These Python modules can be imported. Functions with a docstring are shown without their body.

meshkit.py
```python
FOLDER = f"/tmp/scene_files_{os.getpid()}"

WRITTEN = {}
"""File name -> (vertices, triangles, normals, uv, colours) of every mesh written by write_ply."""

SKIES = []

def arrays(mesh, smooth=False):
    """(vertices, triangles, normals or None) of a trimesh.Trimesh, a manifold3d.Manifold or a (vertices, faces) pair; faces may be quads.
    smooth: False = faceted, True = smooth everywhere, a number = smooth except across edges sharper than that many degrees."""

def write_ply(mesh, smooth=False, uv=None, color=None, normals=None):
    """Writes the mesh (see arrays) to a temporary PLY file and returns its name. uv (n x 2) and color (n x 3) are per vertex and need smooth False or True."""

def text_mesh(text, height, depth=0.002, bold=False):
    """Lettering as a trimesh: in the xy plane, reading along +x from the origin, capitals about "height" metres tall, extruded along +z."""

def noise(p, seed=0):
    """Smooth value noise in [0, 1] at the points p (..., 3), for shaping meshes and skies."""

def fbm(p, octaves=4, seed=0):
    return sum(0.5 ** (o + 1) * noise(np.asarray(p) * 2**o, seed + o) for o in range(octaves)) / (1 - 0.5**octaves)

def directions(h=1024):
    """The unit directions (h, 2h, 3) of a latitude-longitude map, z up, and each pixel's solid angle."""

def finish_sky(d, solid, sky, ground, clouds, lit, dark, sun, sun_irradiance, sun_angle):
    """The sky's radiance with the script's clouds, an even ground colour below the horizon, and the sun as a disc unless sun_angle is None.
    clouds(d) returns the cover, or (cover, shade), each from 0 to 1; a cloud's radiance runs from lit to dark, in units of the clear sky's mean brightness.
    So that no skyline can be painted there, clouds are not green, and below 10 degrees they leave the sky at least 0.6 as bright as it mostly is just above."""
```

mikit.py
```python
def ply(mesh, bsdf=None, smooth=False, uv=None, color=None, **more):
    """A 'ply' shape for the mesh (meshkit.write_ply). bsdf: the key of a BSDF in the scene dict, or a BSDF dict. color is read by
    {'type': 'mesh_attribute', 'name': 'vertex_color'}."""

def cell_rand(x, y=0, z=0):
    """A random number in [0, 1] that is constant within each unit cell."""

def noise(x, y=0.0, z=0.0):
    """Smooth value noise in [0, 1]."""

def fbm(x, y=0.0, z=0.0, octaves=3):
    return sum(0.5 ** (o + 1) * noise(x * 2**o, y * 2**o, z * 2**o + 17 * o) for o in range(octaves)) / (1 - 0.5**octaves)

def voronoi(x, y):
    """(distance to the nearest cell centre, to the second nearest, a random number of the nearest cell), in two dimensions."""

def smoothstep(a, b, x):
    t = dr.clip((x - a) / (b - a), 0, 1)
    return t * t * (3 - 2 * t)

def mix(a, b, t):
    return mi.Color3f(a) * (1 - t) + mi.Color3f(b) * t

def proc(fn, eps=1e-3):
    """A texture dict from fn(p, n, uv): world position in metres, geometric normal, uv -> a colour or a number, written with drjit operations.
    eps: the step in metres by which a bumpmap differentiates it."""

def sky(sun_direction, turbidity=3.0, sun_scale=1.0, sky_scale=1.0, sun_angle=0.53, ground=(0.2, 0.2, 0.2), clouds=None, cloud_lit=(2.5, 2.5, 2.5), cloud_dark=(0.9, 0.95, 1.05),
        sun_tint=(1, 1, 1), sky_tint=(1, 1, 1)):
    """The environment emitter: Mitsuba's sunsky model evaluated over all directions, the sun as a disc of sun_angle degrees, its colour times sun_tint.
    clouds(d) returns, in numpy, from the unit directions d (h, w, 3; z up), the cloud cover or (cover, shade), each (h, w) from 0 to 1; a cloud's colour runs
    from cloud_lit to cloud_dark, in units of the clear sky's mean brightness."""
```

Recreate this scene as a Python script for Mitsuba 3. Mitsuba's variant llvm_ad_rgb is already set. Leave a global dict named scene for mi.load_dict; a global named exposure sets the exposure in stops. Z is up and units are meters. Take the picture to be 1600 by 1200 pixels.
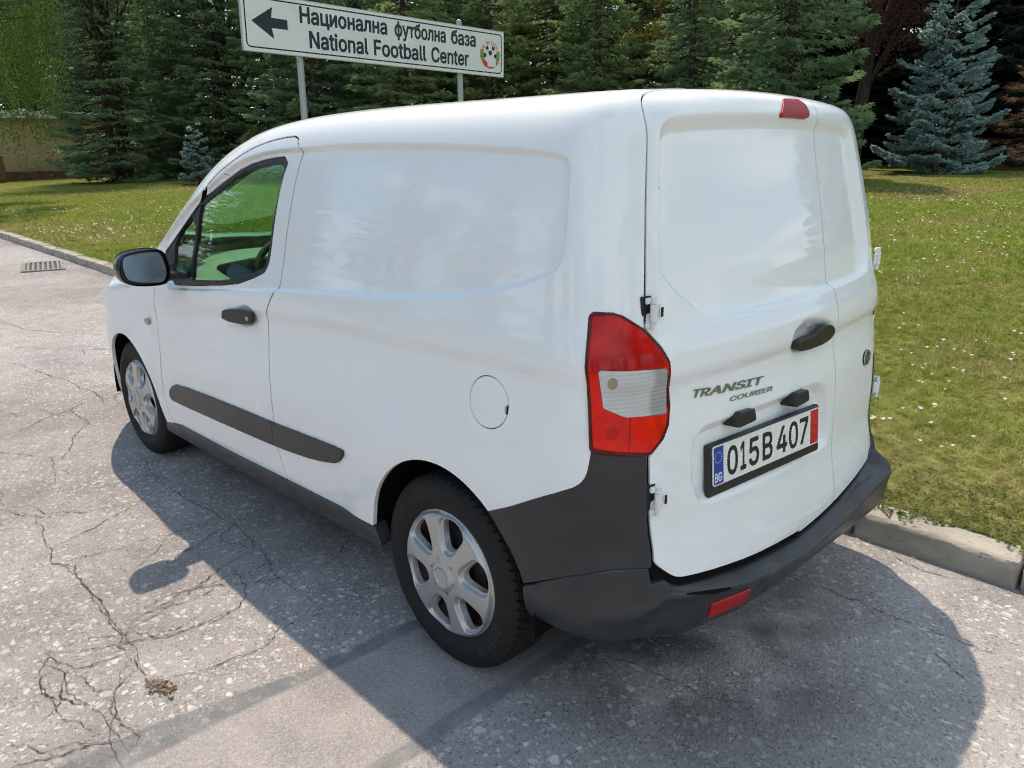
import math, random
import numpy as np, trimesh, manifold3d, shapely
import shapely.geometry as sg, shapely.ops as so
from scipy.interpolate import PchipInterpolator as PC, CubicSpline as CS
from scipy.spatial import Delaunay
import drjit as dr, mitsuba as mi
import mikit, meshkit
from mikit import proc, noise, fbm, voronoi, cell_rand, smoothstep, mix

T = mi.ScalarTransform4f
scene, labels = {}, {}
# ------------------------------------------------------------------ camera, sky, exposure
YAW, PITCH, ROLL, FPX = -0.7700, -0.2920, -0.0080, 1219.27
EYE = np.array([-1.642, 2.141, 1.526])
FWD = np.array([math.cos(PITCH)*math.cos(YAW), math.cos(PITCH)*math.sin(YAW), math.sin(PITCH)])
_R = np.cross(FWD, [0, 0, 1.]); _R /= np.linalg.norm(_R); _U = np.cross(_R, FWD)
RIGHT, UP = _R*math.cos(ROLL)+_U*math.sin(ROLL), -_R*math.sin(ROLL)+_U*math.cos(ROLL)
scene['camera'] = {'type': 'perspective', 'fov': math.degrees(2*math.atan(800/FPX)), 'fov_axis': 'x', 'near_clip': 0.05, 'far_clip': 2000.0,
                   'to_world': T().look_at(origin=EYE.tolist(), target=(EYE+FWD).tolist(), up=UP.tolist())}
SUN = (.47, -.25, 1.0)
def clouds(d):
    z = np.maximum(d[..., 2], .03)
    q = np.stack([d[..., 0]/(z+.25)*1.5+3.1, d[..., 1]/(z+.25)*1.5+.7, z*0], -1)
    n = meshkit.fbm(q, 5, 4); m = meshkit.fbm(q*2.7+9, 4, 8)
    cover = np.clip((n-.40)/.14, 0, 1)
    s = np.asarray(SUN)/np.linalg.norm(SUN)
    near = np.clip(((d@s)-.90)/.07, 0, 1)          # no cloud over the sun itself
    return cover*(1-near)*.95, np.clip((n-.55)/.22+(m-.5)*.9, 0, 1)
scene['sky'] = mikit.sky(SUN, turbidity=3.2, sun_scale=.85, sky_scale=1.3, ground=(.16, .17, .11), clouds=clouds, cloud_lit=(2.6, 2.9, 3.0), cloud_dark=(1.1, 1.32, 1.42), sky_tint=(.92, 1.0, 1.0))
exposure = 1.93
# ------------------------------------------------------------------ materials
def col(c): return {'type': 'rgb', 'value': list(map(float, c))}
def mat(key, d): scene['mat_'+key] = d
def two(d): return {'type': 'twosided', 'bsdf': d}
def prin(c, rough=.5, metal=0., spec=.5, **k):
    return two({'type': 'principled', 'base_color': c if isinstance(c, dict) else col(c), 'roughness': rough, 'metallic': metal, 'specular': spec, **k})
def paint_fn(p, n, uv):
    dust = fbm(p.x*3, p.y*3, p.z*3)
    low = smoothstep(.75, .28, p.z)*(.5+.5*noise(p.x*9, p.y*9, p.z*14))
    speck = smoothstep(.79, .84, noise(p.x*70, p.y*70, p.z*70))*smoothstep(.9, .5, p.z)
    return mix(mi.Color3f(.86, .87, .875)*(.985+.03*dust), mi.Color3f(.46, .42, .36), dr.clip(.10*low+.05*speck, 0, 1))
mat('paint', two({'type': 'plastic', 'int_ior': 1.55, 'nonlinear': False, 'diffuse_reflectance': proc(paint_fn)}))
def bump_fn(p, n, uv): return .0006*noise(p.x*900, p.y*900, p.z*900)
def trim_fn(p, n, uv): return mi.Color3f(.0165, .0188, .0225)*(.8+.5*fbm(p.x*14, p.y*14, p.z*20))+mi.Color3f(.03, .028, .025)*smoothstep(.5, .25, p.z)*noise(p.x*25, p.y*25, p.z*40)
mat('trim', prin(proc(trim_fn), .38, 0, .55))
mat('black', prin((.012, .012, .013), .45))
mat('gloss_black', two({'type': 'roughplastic', 'alpha': .06, 'diffuse_reflectance': col((.008, .008, .009))}))
mat('dark', prin((.006, .006, .006), .9, 0, .1))
def rubber_fn(p, n, uv): return mi.Color3f(.0105, .0102, .010)*(.75+.6*fbm(p.x*30, p.y*30, p.z*30))
mat('rubber', prin(proc(rubber_fn), .72, 0, .35))
mat('rubber_letter', prin((.022, .022, .022), .6))
mat('silver', two({'type': 'principled', 'base_color': col((.43, .435, .44)), 'roughness': .28, 'metallic': .60, 'specular': .5, 'clearcoat': .4, 'clearcoat_gloss': .9}))
def rust_fn(p, n, uv): return mix((.012, .011, .011), (.06, .028, .016), smoothstep(.35, .7, fbm(p.x*28, p.y*28, p.z*28)))
mat('rim', prin(proc(rust_fn), .7))
mat('badge', prin((.30, .31, .30), .28, .85))
mat('chrome', two({'type': 'roughconductor', 'material': 'Cr', 'alpha': .08}))
mat('mirror', two({'type': 'roughconductor', 'material': 'Al', 'alpha': .01, 'specular_reflectance': col((.20, .22, .24))}))
mat('glass', {'type': 'thindielectric', 'int_ior': 1.5, 'specular_transmittance': col((.45, .86, .53)), 'specular_reflectance': col((1, 1, 1))})
mat('glass_clear', {'type': 'thindielectric', 'int_ior': 1.5, 'specular_transmittance': col((.80, .94, .84))})
mat('cabin', prin((.020, .021, .023), .7))
mat('dash', prin((.20, .21, .21), .5))
def lens(c, f=260.):
    c = mi.ScalarColor3f(*c)
    def fn(p, n, uv):
        rib = .5+.5*dr.sin((p.y*.72-p.x*.7)*f)
        big = noise(p.x*16, p.y*16, p.z*22)
        return mi.Color3f(c)*(.62+.28*rib*noise(p.x*40, p.y*40, p.z*40)+.45*big)
    return fn
def lens_mat(k, c, f=260.): mat(k, two({'type': 'roughplastic', 'alpha': .015, 'int_ior': 1.38, 'diffuse_reflectance': proc(lens(c, f))}))
lens_mat('red_bright', (.80, .012, .006)); lens_mat('red_deep', (.56, .010, .007)); lens_mat('red_edge', (.11, .006, .008), 30.); lens_mat('red_dark', (.10, .006, .005), 400.)
mat('red_brake', prin((.30, .012, .010), .3, 0, .2))
def clear_fn(p, n, uv):
    rib = smoothstep(.2, .8, .5+.5*dr.sin(p.z*620))
    ver = smoothstep(.3, .7, noise((p.y*.72-p.x*.7)*34+3, 0, 0))
    return mix((.20, .20, .20), (.60, .60, .59), dr.clip(.28+.28*rib*noise(p.x*30, p.y*30, p.z*30)+.5*ver, 0, 1))
mat('lens_clear', two({'type': 'roughplastic', 'alpha': .03, 'int_ior': 1.55, 'diffuse_reflectance': proc(clear_fn)}))
mat('amber', prin((.32, .24, .16), .3)); mat('reflector', two({'type': 'roughplastic', 'alpha': .08, 'diffuse_reflectance': proc(lens((.42, .012, .016), 900.))}))
mat('white', prin((.72, .73, .72), .45)); mat('plate_white', prin((.74, .74, .71), .4)); mat('plate_blue', prin((.012, .045, .30), .4)); mat('plate_red', prin((.50, .018, .020), .4))
mat('plate_redline', prin((.22, .01, .012), .4)); mat('ink', prin((.010, .010, .012), .5))
def signface_fn(p, n, uv): return mi.Color3f(.66, .68, .65)*(.94+.10*fbm(p.y*2, p.z*6, 0))
mat('sign_white', prin(proc(signface_fn), .4)); mat('sign_ink', prin((.008, .010, .018), .4))
mat('galv', prin((.36, .38, .39), .5, .45)); mat('aluminium', prin((.40, .41, .42), .5, .3))
for k, c in dict(orange=(.62, .20, .03), green=(.10, .26, .09), red=(.55, .05, .03), yellow=(.62, .45, .08)).items(): mat('crest_'+k, prin(c, .45))
# ------------------------------------------------------------------ mesh helpers
class M:
    """collects pieces with normals into one mesh"""
    def __init__(self): self.v, self.f, self.n, self.c = [], [], [], 0
    def add(self, v, f, n):
        self.v.append(np.asarray(v, float)); self.f.append(np.asarray(f, int)+self.c); self.n.append(np.asarray(n, float)); self.c += len(v); return self
    def tri(self, mesh, smooth=30):
        if smooth is False:
            v, f, _ = meshkit.arrays(mesh); w = v[f].reshape(-1, 3); n = np.cross(w[1::3]-w[::3], w[2::3]-w[::3]); n /= np.linalg.norm(n, axis=1, keepdims=True)+1e-12
            return self.add(w, np.arange(len(w)).reshape(-1, 3), np.repeat(n, 3, 0))
        return self.add(*meshkit.arrays(mesh, smooth))
    def arrays(self): return np.vstack(self.v), np.vstack(self.f), np.vstack(self.n)
    def mirrored(self):
        m = M(); v, f, n = self.arrays(); return m.add(v*[1, -1, 1], f[:, ::-1], n*[1, -1, 1])
def put(key, m, bsdf, label=None, cat=None, group=None, kind=None, to_world=None):
    v, f, n = m.arrays()
    path = meshkit.write_ply((v, f), normals=n)
    scene[key] = {'type': 'ply', 'filename': path, 'face_normals': False, 'bsdf': {'type': 'ref', 'id': 'mat_'+bsdf}}
    if to_world is not None: scene[key]['to_world'] = to_world
    tag(key, label, cat, group, kind)
    return scene[key]
def puttri(key, mesh, bsdf, smooth=30, **k): return put(key, M().tri(mesh, smooth), bsdf, **k)
def tag(key, label=None, cat=None, group=None, kind=None):
    d = {a: b for a, b in dict(label=label, category=cat, group=group, kind=kind).items() if b}
    if d: labels[key] = d
def box(sx, sy, sz, at=(0, 0, 0), r=0., R=None):
    if r > 0:
        s = manifold3d.Manifold.sphere(r, 12); h = np.array([sx, sy, sz])/2-r
        m = manifold3d.Manifold.batch_hull([s.translate((a*h[0], b*h[1], c*h[2])) for a in (-1, 1) for b in (-1, 1) for c in (-1, 1)]).to_mesh()
        t = trimesh.Trimesh(m.vert_properties[:, :3], m.tri_verts, process=False)
    else: t = trimesh.creation.box((sx, sy, sz))
    if R is not None: t.apply_transform(R)
    t.apply_translation(at); return t
def cyl(p0, p1, r, n=16):
    return trimesh.creation.cylinder(r, segment=[p0, p1], sections=n)
def hullspheres(pts, n=12):
    m = manifold3d.Manifold.batch_hull([manifold3d.Manifold.sphere(r, n).translate(tuple(p)) for *p, r in pts]).to_mesh()
    return trimesh.Trimesh(m.vert_properties[:, :3], m.tri_verts, process=False)
def rotm(axis, deg, at=(0, 0, 0)): return trimesh.transformations.rotation_matrix(math.radians(deg), axis, at)
def chaikin(p, n=2, closed=False):
    p = np.asarray(p, float)
    for _ in range(n):
        q = np.roll(p, -1, 0) if closed else p[1:]; a = p if closed else p[:-1]
        m = np.stack([.75*a+.25*q, .25*a+.75*q], 1).reshape(-1, 2)
        p = m if closed else np.vstack([p[:1], m, p[-1:]])
    return p
# ------------------------------------------------------------------ the van: surface, panels
# ---- base surface of the van (metres; x forward, y left, z up, origin on the ground under the rear axle)
WZ=[.18,.30,.45,.60,.75,.90,1.00,1.08,1.15,1.30,1.45,1.60,1.75]
WV=[.835,.860,.872,.8819,.8865,.88,.8721,.8632,.8475,.8232,.7897,.7495,.7159]
RZ=[.25,.42,.5,.6,.68,.83,.93,.965,1.,1.05,1.1,1.25,1.4,1.55,1.75]
RV=[-.6637,-.717,-.7046,-.6865,-.6847,-.6747,-.6597,-.6586,-.6632,-.6562,-.6393,-.6128,-.5822,-.5486,-.5153]
TX=[-.8,-.45,0.,.5,1.,1.3,1.55,1.85,2.2,2.5,2.8,3.1,3.3,3.4]
TV=[1.688,1.7012,1.7027,1.7007,1.6822,1.649,1.5878,1.4555,1.2366,1.0853,1.0215,.9299,.8001,.6]
wz,rz,tx=PC(WZ,WV),PC(RZ,RV),CS(TX,TV)
BOW,BOWL,CROWN,PR=.0965,.115,.0235,2.958
RSY,RSZ,RCY,RCX,RRX,RRZ=.1969,.174,.2934,.2745,.1434,.1634
def implicit(P):
    x,y,z=P[...,0],np.abs(P[...,1]),P[...,2]
    w=wz(np.clip(z,.18,1.75))-.0445*np.clip(.3-x,0,2)**2-.055*np.clip(x-1.9,0,2)**2*np.clip((z-.9)/.25,0,1)-.50*np.clip(x-2.6,0,2)**2
    a=y-w
    k=np.clip((z-.8)/.35,0,1);k=k*k*(3-2*k)
    b=rz(np.clip(z,.25,1.75))+(BOWL+(BOW-BOWL)*k)*y**2-x
    xx=x+.1565*(y/.7)**2*np.clip((x-.9)/.8,0,1)
    c=z-(tx(np.clip(xx,-.8,3.4))-CROWN*(y/.6)**2)
    s=lambda q,r:np.clip((q+r)/r,0,None)**PR
    g=np.stack([(s(a,RCY)+s(b,RCX))**(1/PR)*.2-.2,(s(a,RSY)+s(c,RSZ))**(1/PR)*.14-.14,(s(b,RRX)+s(c,RRZ))**(1/PR)*.095-.095])
    m=g.max(0)
    return m+.02*np.log(np.exp((g-m)/.02).sum(0))
XC,YC,LF,LV=-.30,.45,.45,.35
US=YC+LF*np.pi/2            # u where the side begins
def zc(x): return np.minimum(1.40,tx(np.clip(x,-.8,3.4))-.29)
def frame(u,v):
    """core point and outward direction of the surface coordinate (u along the plan outline from the middle of the tail, v up the side and over the roof)"""
    u,v=np.asarray(u,float),np.asarray(v,float)
    sg=np.where(u<0,-1.,1.);u=np.abs(u)
    side=u>US; fan=(u>YC)&~side
    a=np.clip((u-YC)/LF,0,np.pi/2)
    cx=np.where(side,XC+u-US,XC); cy=np.minimum(u,YC); z0=zc(cx)
    b=np.clip((v-z0)/LV,0,np.pi/2); over=np.clip(v-z0-LV*np.pi/2,0,None)
    hx,hy=-np.cos(a),np.sin(a)
    O=np.stack([cx,(cy-np.where(side,over,0))*sg,np.minimum(v,z0)],-1)
    D=np.stack([hx*np.cos(b),hy*np.cos(b)*sg,np.sin(b)],-1)
    return O,D
def uv_of(P):
    x,y,z=P[...,0],P[...,1],P[...,2]; sg=np.where(y<0,-1.,1.); y=np.abs(y)
    xx=np.maximum(x,XC); z0=zc(xx); dx=XC-x; dy=y-YC
    side=x>=XC; rear=~side&(y<=YC)
    u=np.where(side,US+x-XC,np.where(rear,y,YC+LF*np.arctan2(np.maximum(dy,1e-9),np.maximum(dx,1e-9))))
    h=np.where(side,np.maximum(dy,0),np.where(rear,dx,np.hypot(dx,dy)))
    b=np.arctan2(z-z0,np.maximum(h,1e-9))
    v=np.where(z<z0,z,z0+LV*b)
    v=np.where(side&(z>z0)&(y<YC),z0+LV*np.pi/2+YC-y,v)
    return u*sg,v
def base(u,v,off=0.):
    O,D=frame(u,v)
    lo=np.zeros(len(O));hi=np.full(len(O),1.0)
    flo=implicit(O);fhi=implicit(O+D)
    for k in range(34):
        t=(lo+hi)/2 if k%3==2 else np.clip(lo-flo*(hi-lo)/(fhi-flo),lo+1e-9,hi)
        ft=implicit(O+t[:,None]*D); neg=ft<0
        lo=np.where(neg,t,lo);flo=np.where(neg,ft,flo);hi=np.where(neg,hi,t);fhi=np.where(neg,fhi,ft)
        if np.max(np.minimum(np.abs(flo),np.abs(fhi)))<1e-8: break
    t=np.where(np.abs(flo)<np.abs(fhi),lo,hi)
    return O+t[:,None]*D,D
def grad(fn,P,e=1.5e-3):
    g=np.stack([fn(P+e*np.eye(3)[k])-fn(P-e*np.eye(3)[k]) for k in range(3)],-1)
    return g/np.linalg.norm(g,axis=1,keepdims=True)
A = lambda l: np.asarray(l, float)
GAP = A([[.427,1.80],[.60,1.785],[.70,1.75],[.737,1.705],[.728,1.66],[.716,1.62],[.732,1.509],[.747,1.343],[.754,1.181],[.756,1.115],[.741,.81],[.738,.718],[.734,.626],[.717,.549],[.72,.516],[.679,.483],[.631,.451],[.575,.44],[.434,.422],[.249,.397],[0.,.382]])
LAMP = A([[.915,1.154],[.905,1.16],[.854,1.158],[.824,1.15],[.756,1.115],[.697,1.069],[.666,1.033],[.664,1.012],[.663,.965],[.654,.918],[.661,.875],[.684,.844],[.728,.814],[.75,.813],[.898,.836],[.91,.998],[.917,1.035]])
CLEAR = A([[.885,1.032],[.685,1.02],[.676,.905],[.814,.916],[.871,.943],[.879,1.0]])
LAMPIN = A([[.902,1.147],[.854,1.148],[.832,1.141],[.767,1.108],[.716,1.062],[.682,1.028],[.683,1.018],[.686,.969],[.676,.913],[.683,.88],[.704,.852],[.741,.826],[.887,.85],[.899,1.0],[.905,1.036]])
DREAR = A([[2.273,1.545],[2.297,1.447],[2.312,1.319],[2.335,1.177],[2.341,1.062],[2.385,1.013],[2.424,.945],[2.424,.802],[2.421,.725],[2.424,.588],[2.442,.459],[2.437,.44],[2.394,.311]])
DTOP = A([[2.293,1.582],[2.314,1.595],[2.339,1.598],[2.462,1.588],[2.593,1.562],[2.681,1.534],[2.82,1.476],[2.893,1.439],[2.966,1.388],[3.073,1.314],[3.196,1.23],[3.314,1.153],[3.375,1.11]])
DFRONT = A([[3.43,1.02],[3.476,.887],[3.486,.788],[3.491,.684],[3.51,.518],[3.523,.405],[3.506,.326],[3.475,.275]])
SILL = A([[3.577,.255],[3.475,.275],[2.862,.29],[2.394,.311],[1.986,.328],[1.805,.333]])
SILLBOT = A([[3.601,.220],[2.426,.258],[1.786,.284]])
MOULD = A([[3.441,.453],[3.407,.482],[3.34,.506],[2.85,.532],[2.432,.547],[2.177,.561],[1.948,.572],[1.943,.559],[1.978,.525],[2.014,.51],[2.155,.483],[2.309,.467],[2.443,.456],[2.891,.433],[3.413,.411],[3.445,.423]])
RECESS = A([[2.20,1.550],[2.027,1.559],[1.786,1.559],[1.496,1.555],[1.256,1.546],[1.087,1.537],[1.045,1.525],[1.028,1.502],[1.018,1.451],[1.014,1.387],[1.008,1.33],[1.012,1.294],[1.025,1.256],[1.046,1.243],[1.097,1.226],[1.232,1.186],[1.321,1.163],[1.417,1.144],[1.577,1.123],[1.967,1.089],[2.337,1.057],
            [2.728,1.008],[3.208,.955],[3.32,.95],[3.44,1.119],[3.32,1.205],[3.05,1.352],[2.83,1.447],[2.68,1.508],[2.51,1.538],[2.34,1.549]])
WINOUT = A([[2.358,1.530],[2.395,1.42],[2.415,1.281],[2.435,1.158],[2.444,1.13],[2.472,1.099],[2.728,1.028],[3.208,.978],[3.3,.971],[3.417,1.119],[3.31,1.19],[3.046,1.336],[2.829,1.429],[2.684,1.49],[2.51,1.522]])
WINGLASS = A([[2.376,1.508],[2.41,1.38],[2.461,1.14],[2.483,1.115],[2.741,1.046],[3.092,1.01],[3.105,1.014],[3.047,1.32],[3.035,1.323],[2.824,1.414],[2.724,1.462],[2.556,1.497]])
QUARTER = A([[3.066,1.302],[3.290,1.182],[3.280,1.020],[3.120,1.012]])
HANDLE = A([[2.743,.925],[2.72,.94],[2.60,.956],[2.507,.96],[2.493,.948],[2.503,.92],[2.562,.908],[2.741,.90]])
HWELL = A([[2.68,.93],[2.625,.972],[2.583,.985],[2.542,.981],[2.497,.956],[2.515,.913],[2.59,.885],[2.664,.893]])
TRIM = A([[.898,.836],[.903,.799],[.91,.768],[.932,.743],[.97,.725],[1.237,.594]])
SEAM = A([[1.113,.416],[.969,.484],[.855,.526],[.792,.524],[.722,.512]])
ARCH = A([[1.811,.334],[1.785,.446],[1.737,.525],[1.668,.595],[1.588,.644],[1.51,.67],[1.424,.677],[1.345,.661],[1.284,.631],[1.237,.598],[1.193,.547],[1.147,.487],[1.112,.422],[1.106,.357],[1.106,.25]])
FARCH = A([[3.570,.25],[3.617,.377],[3.652,.463],[3.719,.548],[3.791,.604],[3.876,.642],[3.945,.652],[4.03,.643],[4.12,.605],[4.20,.545],[4.265,.455],[4.295,.37],[4.31,.25]])
RHANDLE = A([[.041,.966],[.047,.988],[0.,.993],[-.06,.991],[-.095,1.002],[-.135,1.013],[-.185,1.007],[-.222,.990],[-.229,.968],[-.176,.952],[-.07,.951],[.007,.955]])
RWELL = A([[.052,1.015],[.017,1.038],[-.041,1.052],[-.116,1.045],[-.189,1.025],[-.252,.99],[-.252,.955],[-.187,.938],[-.073,.938],[.014,.945],[.058,.97]])
PREC = A([[.541,.80],[.50,.832],[.445,.842],[-.053,.838],[-.133,.835],[-.19,.80],[-.219,.727],[-.235,.62],[-.20,.60],[.413,.615],[.472,.625],[.516,.652],[.546,.717]])
RREC = A([[.628,1.614],[.609,1.645],[.559,1.665],[.476,1.674],[.28,1.671],[0,1.67],[-.28,1.671],[-.476,1.674],[-.559,1.665],[-.609,1.645],[-.628,1.614],[-.668,1.384],[-.680,1.25],[-.676,1.16],[-.655,1.125],[-.599,1.112],[-.232,1.101],[.164,1.099],[.374,1.104],[.45,1.124],[.557,1.167],[.65,1.217],[.677,1.24],[.684,1.282],[.671,1.384]])
BRAKE = A([[-.004,1.671],[-.066,1.729],[-.16,1.734],[-.185,1.715],[-.189,1.69],[-.179,1.676],[-.159,1.671]])
SPLIT = -.262
FLAPC, FLAPR = (1.252, .893), .0705
P_rec, P_rrec, P_hw, P_rw, P_pr = (sg.Polygon(chaikin(q, 2, True)).buffer(0) for q in (RECESS, RREC, HWELL, RWELL, PREC))
def sdist(poly, u, v):
    """distance inside the outline, negative outside"""
    shapely.prepare(poly); pt = shapely.points(u, v)
    d = shapely.distance(poly.exterior, pt)
    return np.where(shapely.contains_xy(poly, u, v), d, -d)
def sst(a, b, x): t = np.clip((x-a)/(b-a), 0, 1); return t*t*(3-2*t)
SHX, SHY = [0., .75, 1.0, 1.5, 2.0, 2.4, 2.9, 3.5, 4.5], [1.0, 1.026, 1.026, 1.019, 1.005, .975, .93, .86, .80]
SH = PC(SHX, SHY)
def depth(u, v):
    """pressed-in (positive) relief of the sheet metal, metres"""
    d = np.zeros(len(u)); au = np.abs(u)
    k = au > .70
    if k.any():
        s = sdist(P_rec, au[k], v[k]); up = v[k] > 1.45
        d[k] += .020*np.where(up, sst(-.004, .005, s), sst(-.002, .011, s))
        dz = SH(np.clip(au[k], 0, 4.5))-v[k]                       # soft shoulder: full above, hollow below
        fade = sst(.80, 1.15, au[k])*(1-.6*sst(3.0, 3.6, au[k]))
        d[k] += fade*(.016*sst(-.012, .05, dz)*(1-.8*sst(.08, .36, dz)))
        for cx in (US+.30+.01, US+.30+2.489):
            r = np.hypot(au[k]-cx, (v[k]-.30)*1.0)
            d[k] -= .011*(1-sst(.43, .56, r))*sst(.22, .36, r)
        s = sdist(P_hw, au[k], v[k]); d[k] += .020*sst(-.002, .034, s)
    k = au < .80
    if k.any():
        s = sdist(P_rrec, u[k], v[k]); d[k] += .025*np.where(v[k] > 1.45, sst(-.014, .022, s), sst(-.002, .014, s))
        d[k] += .032*sst(-.002, .05, sdist(P_rw, u[k], v[k]))
        s = sdist(P_pr, u[k], v[k]); d[k] += .026*sst(-.006, .030, s)*sst(.56, .66, v[k])
        d[k] += .006*sst(.985, .955, v[k])*(1-sst(.80, .93, .955+.0*v[k]-v[k]+.80))
    return d
def surf(u, v, off=0., rel=True):
    """points and normals of the van's skin at (u, v), lifted by off"""
    P, D = base(u, v); e = 1.5e-3
    g0 = np.stack([implicit(P+e*np.eye(3)[k])-implicit(P-e*np.eye(3)[k]) for k in range(3)], -1)/(2*e)
    G = np.linalg.norm(g0, axis=1, keepdims=True); n = g0/G
    d = depth(u, v) if rel else 0*u
    if rel:
        act = np.ones(len(u), bool)
        gd = np.zeros_like(n)
        for k in range(3):
            a, b = uv_of(P+e*np.eye(3)[k]), uv_of(P-e*np.eye(3)[k])
            df = (depth(*a)-depth(*b))/(2*e); df[(np.abs(a[0]-b[0]) > .05) | (np.abs(a[1]-b[1]) > .05)] = 0
            gd[:, k] = np.clip(df, -4, 4)
        n = n+gd; n /= np.linalg.norm(n, axis=1, keepdims=True)
    return P-D*d[:, None]+n*off, n
def grow(poly, d): return poly.buffer(d, join_style='round', quad_segs=3)
def fill(poly, h, fine=()):
    """triangles of a polygon in (u, v): rim samples, an even lattice, and denser lattices within the zones (geometry, spacing)"""
    x0, y0, x1, y1 = poly.bounds
    zones = [(z.intersection(poly), s) for z, s in fine]
    allz = so.unary_union([z for z, _ in zones]) if zones else None
    rim = []
    for r in [poly.exterior, *poly.interiors]:
        c = np.asarray(shapely.segmentize(r, min(h, .010)).coords)[:-1]; rim.append(c)
    pts = []
    def lattice(b, s, inside, minus=None):
        gx, gy = np.meshgrid(np.arange(b[0], b[2]+s, s), np.arange(b[1], b[3]+s, s*.866)); gx = gx+(np.arange(gx.shape[0])%2)[:, None]*s/2
        gx, gy = gx.ravel(), gy.ravel(); shapely.prepare(inside); k = shapely.contains_xy(inside, gx, gy)
        if minus is not None and not minus.is_empty: shapely.prepare(minus); k &= ~shapely.contains_xy(minus, gx, gy)
        pts.append(np.c_[gx[k], gy[k]])
    core = poly.buffer(-.005)
    lattice(poly.bounds, h, core, allz)
    done = None
    for z, s in sorted(zones, key=lambda q: q[1]):
        if z.is_empty: continue
        lattice(z.bounds, s, z.intersection(core), done); done = z if done is None else done.union(z)
    n = sum(map(len, rim)); P = np.vstack(rim+pts)
    tri = Delaunay(P).simplices; c = P[tri].mean(1)
    shapely.prepare(poly); tri = tri[shapely.contains_xy(poly, c[:, 0], c[:, 1])]
    a = P[tri]; ar = (a[:, 1, 0]-a[:, 0, 0])*(a[:, 2, 1]-a[:, 0, 1])-(a[:, 2, 0]-a[:, 0, 0])*(a[:, 1, 1]-a[:, 0, 1])
    tri = tri[np.abs(ar) > 1e-9]; ar = ar[np.abs(ar) > 1e-9]; tri[ar < 0] = tri[ar < 0][:, ::-1]
    at = np.cumsum([0]+[len(r) for r in rim])
    return P, tri, [np.arange(at[i], at[i+1]) for i in range(len(rim))]
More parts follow.
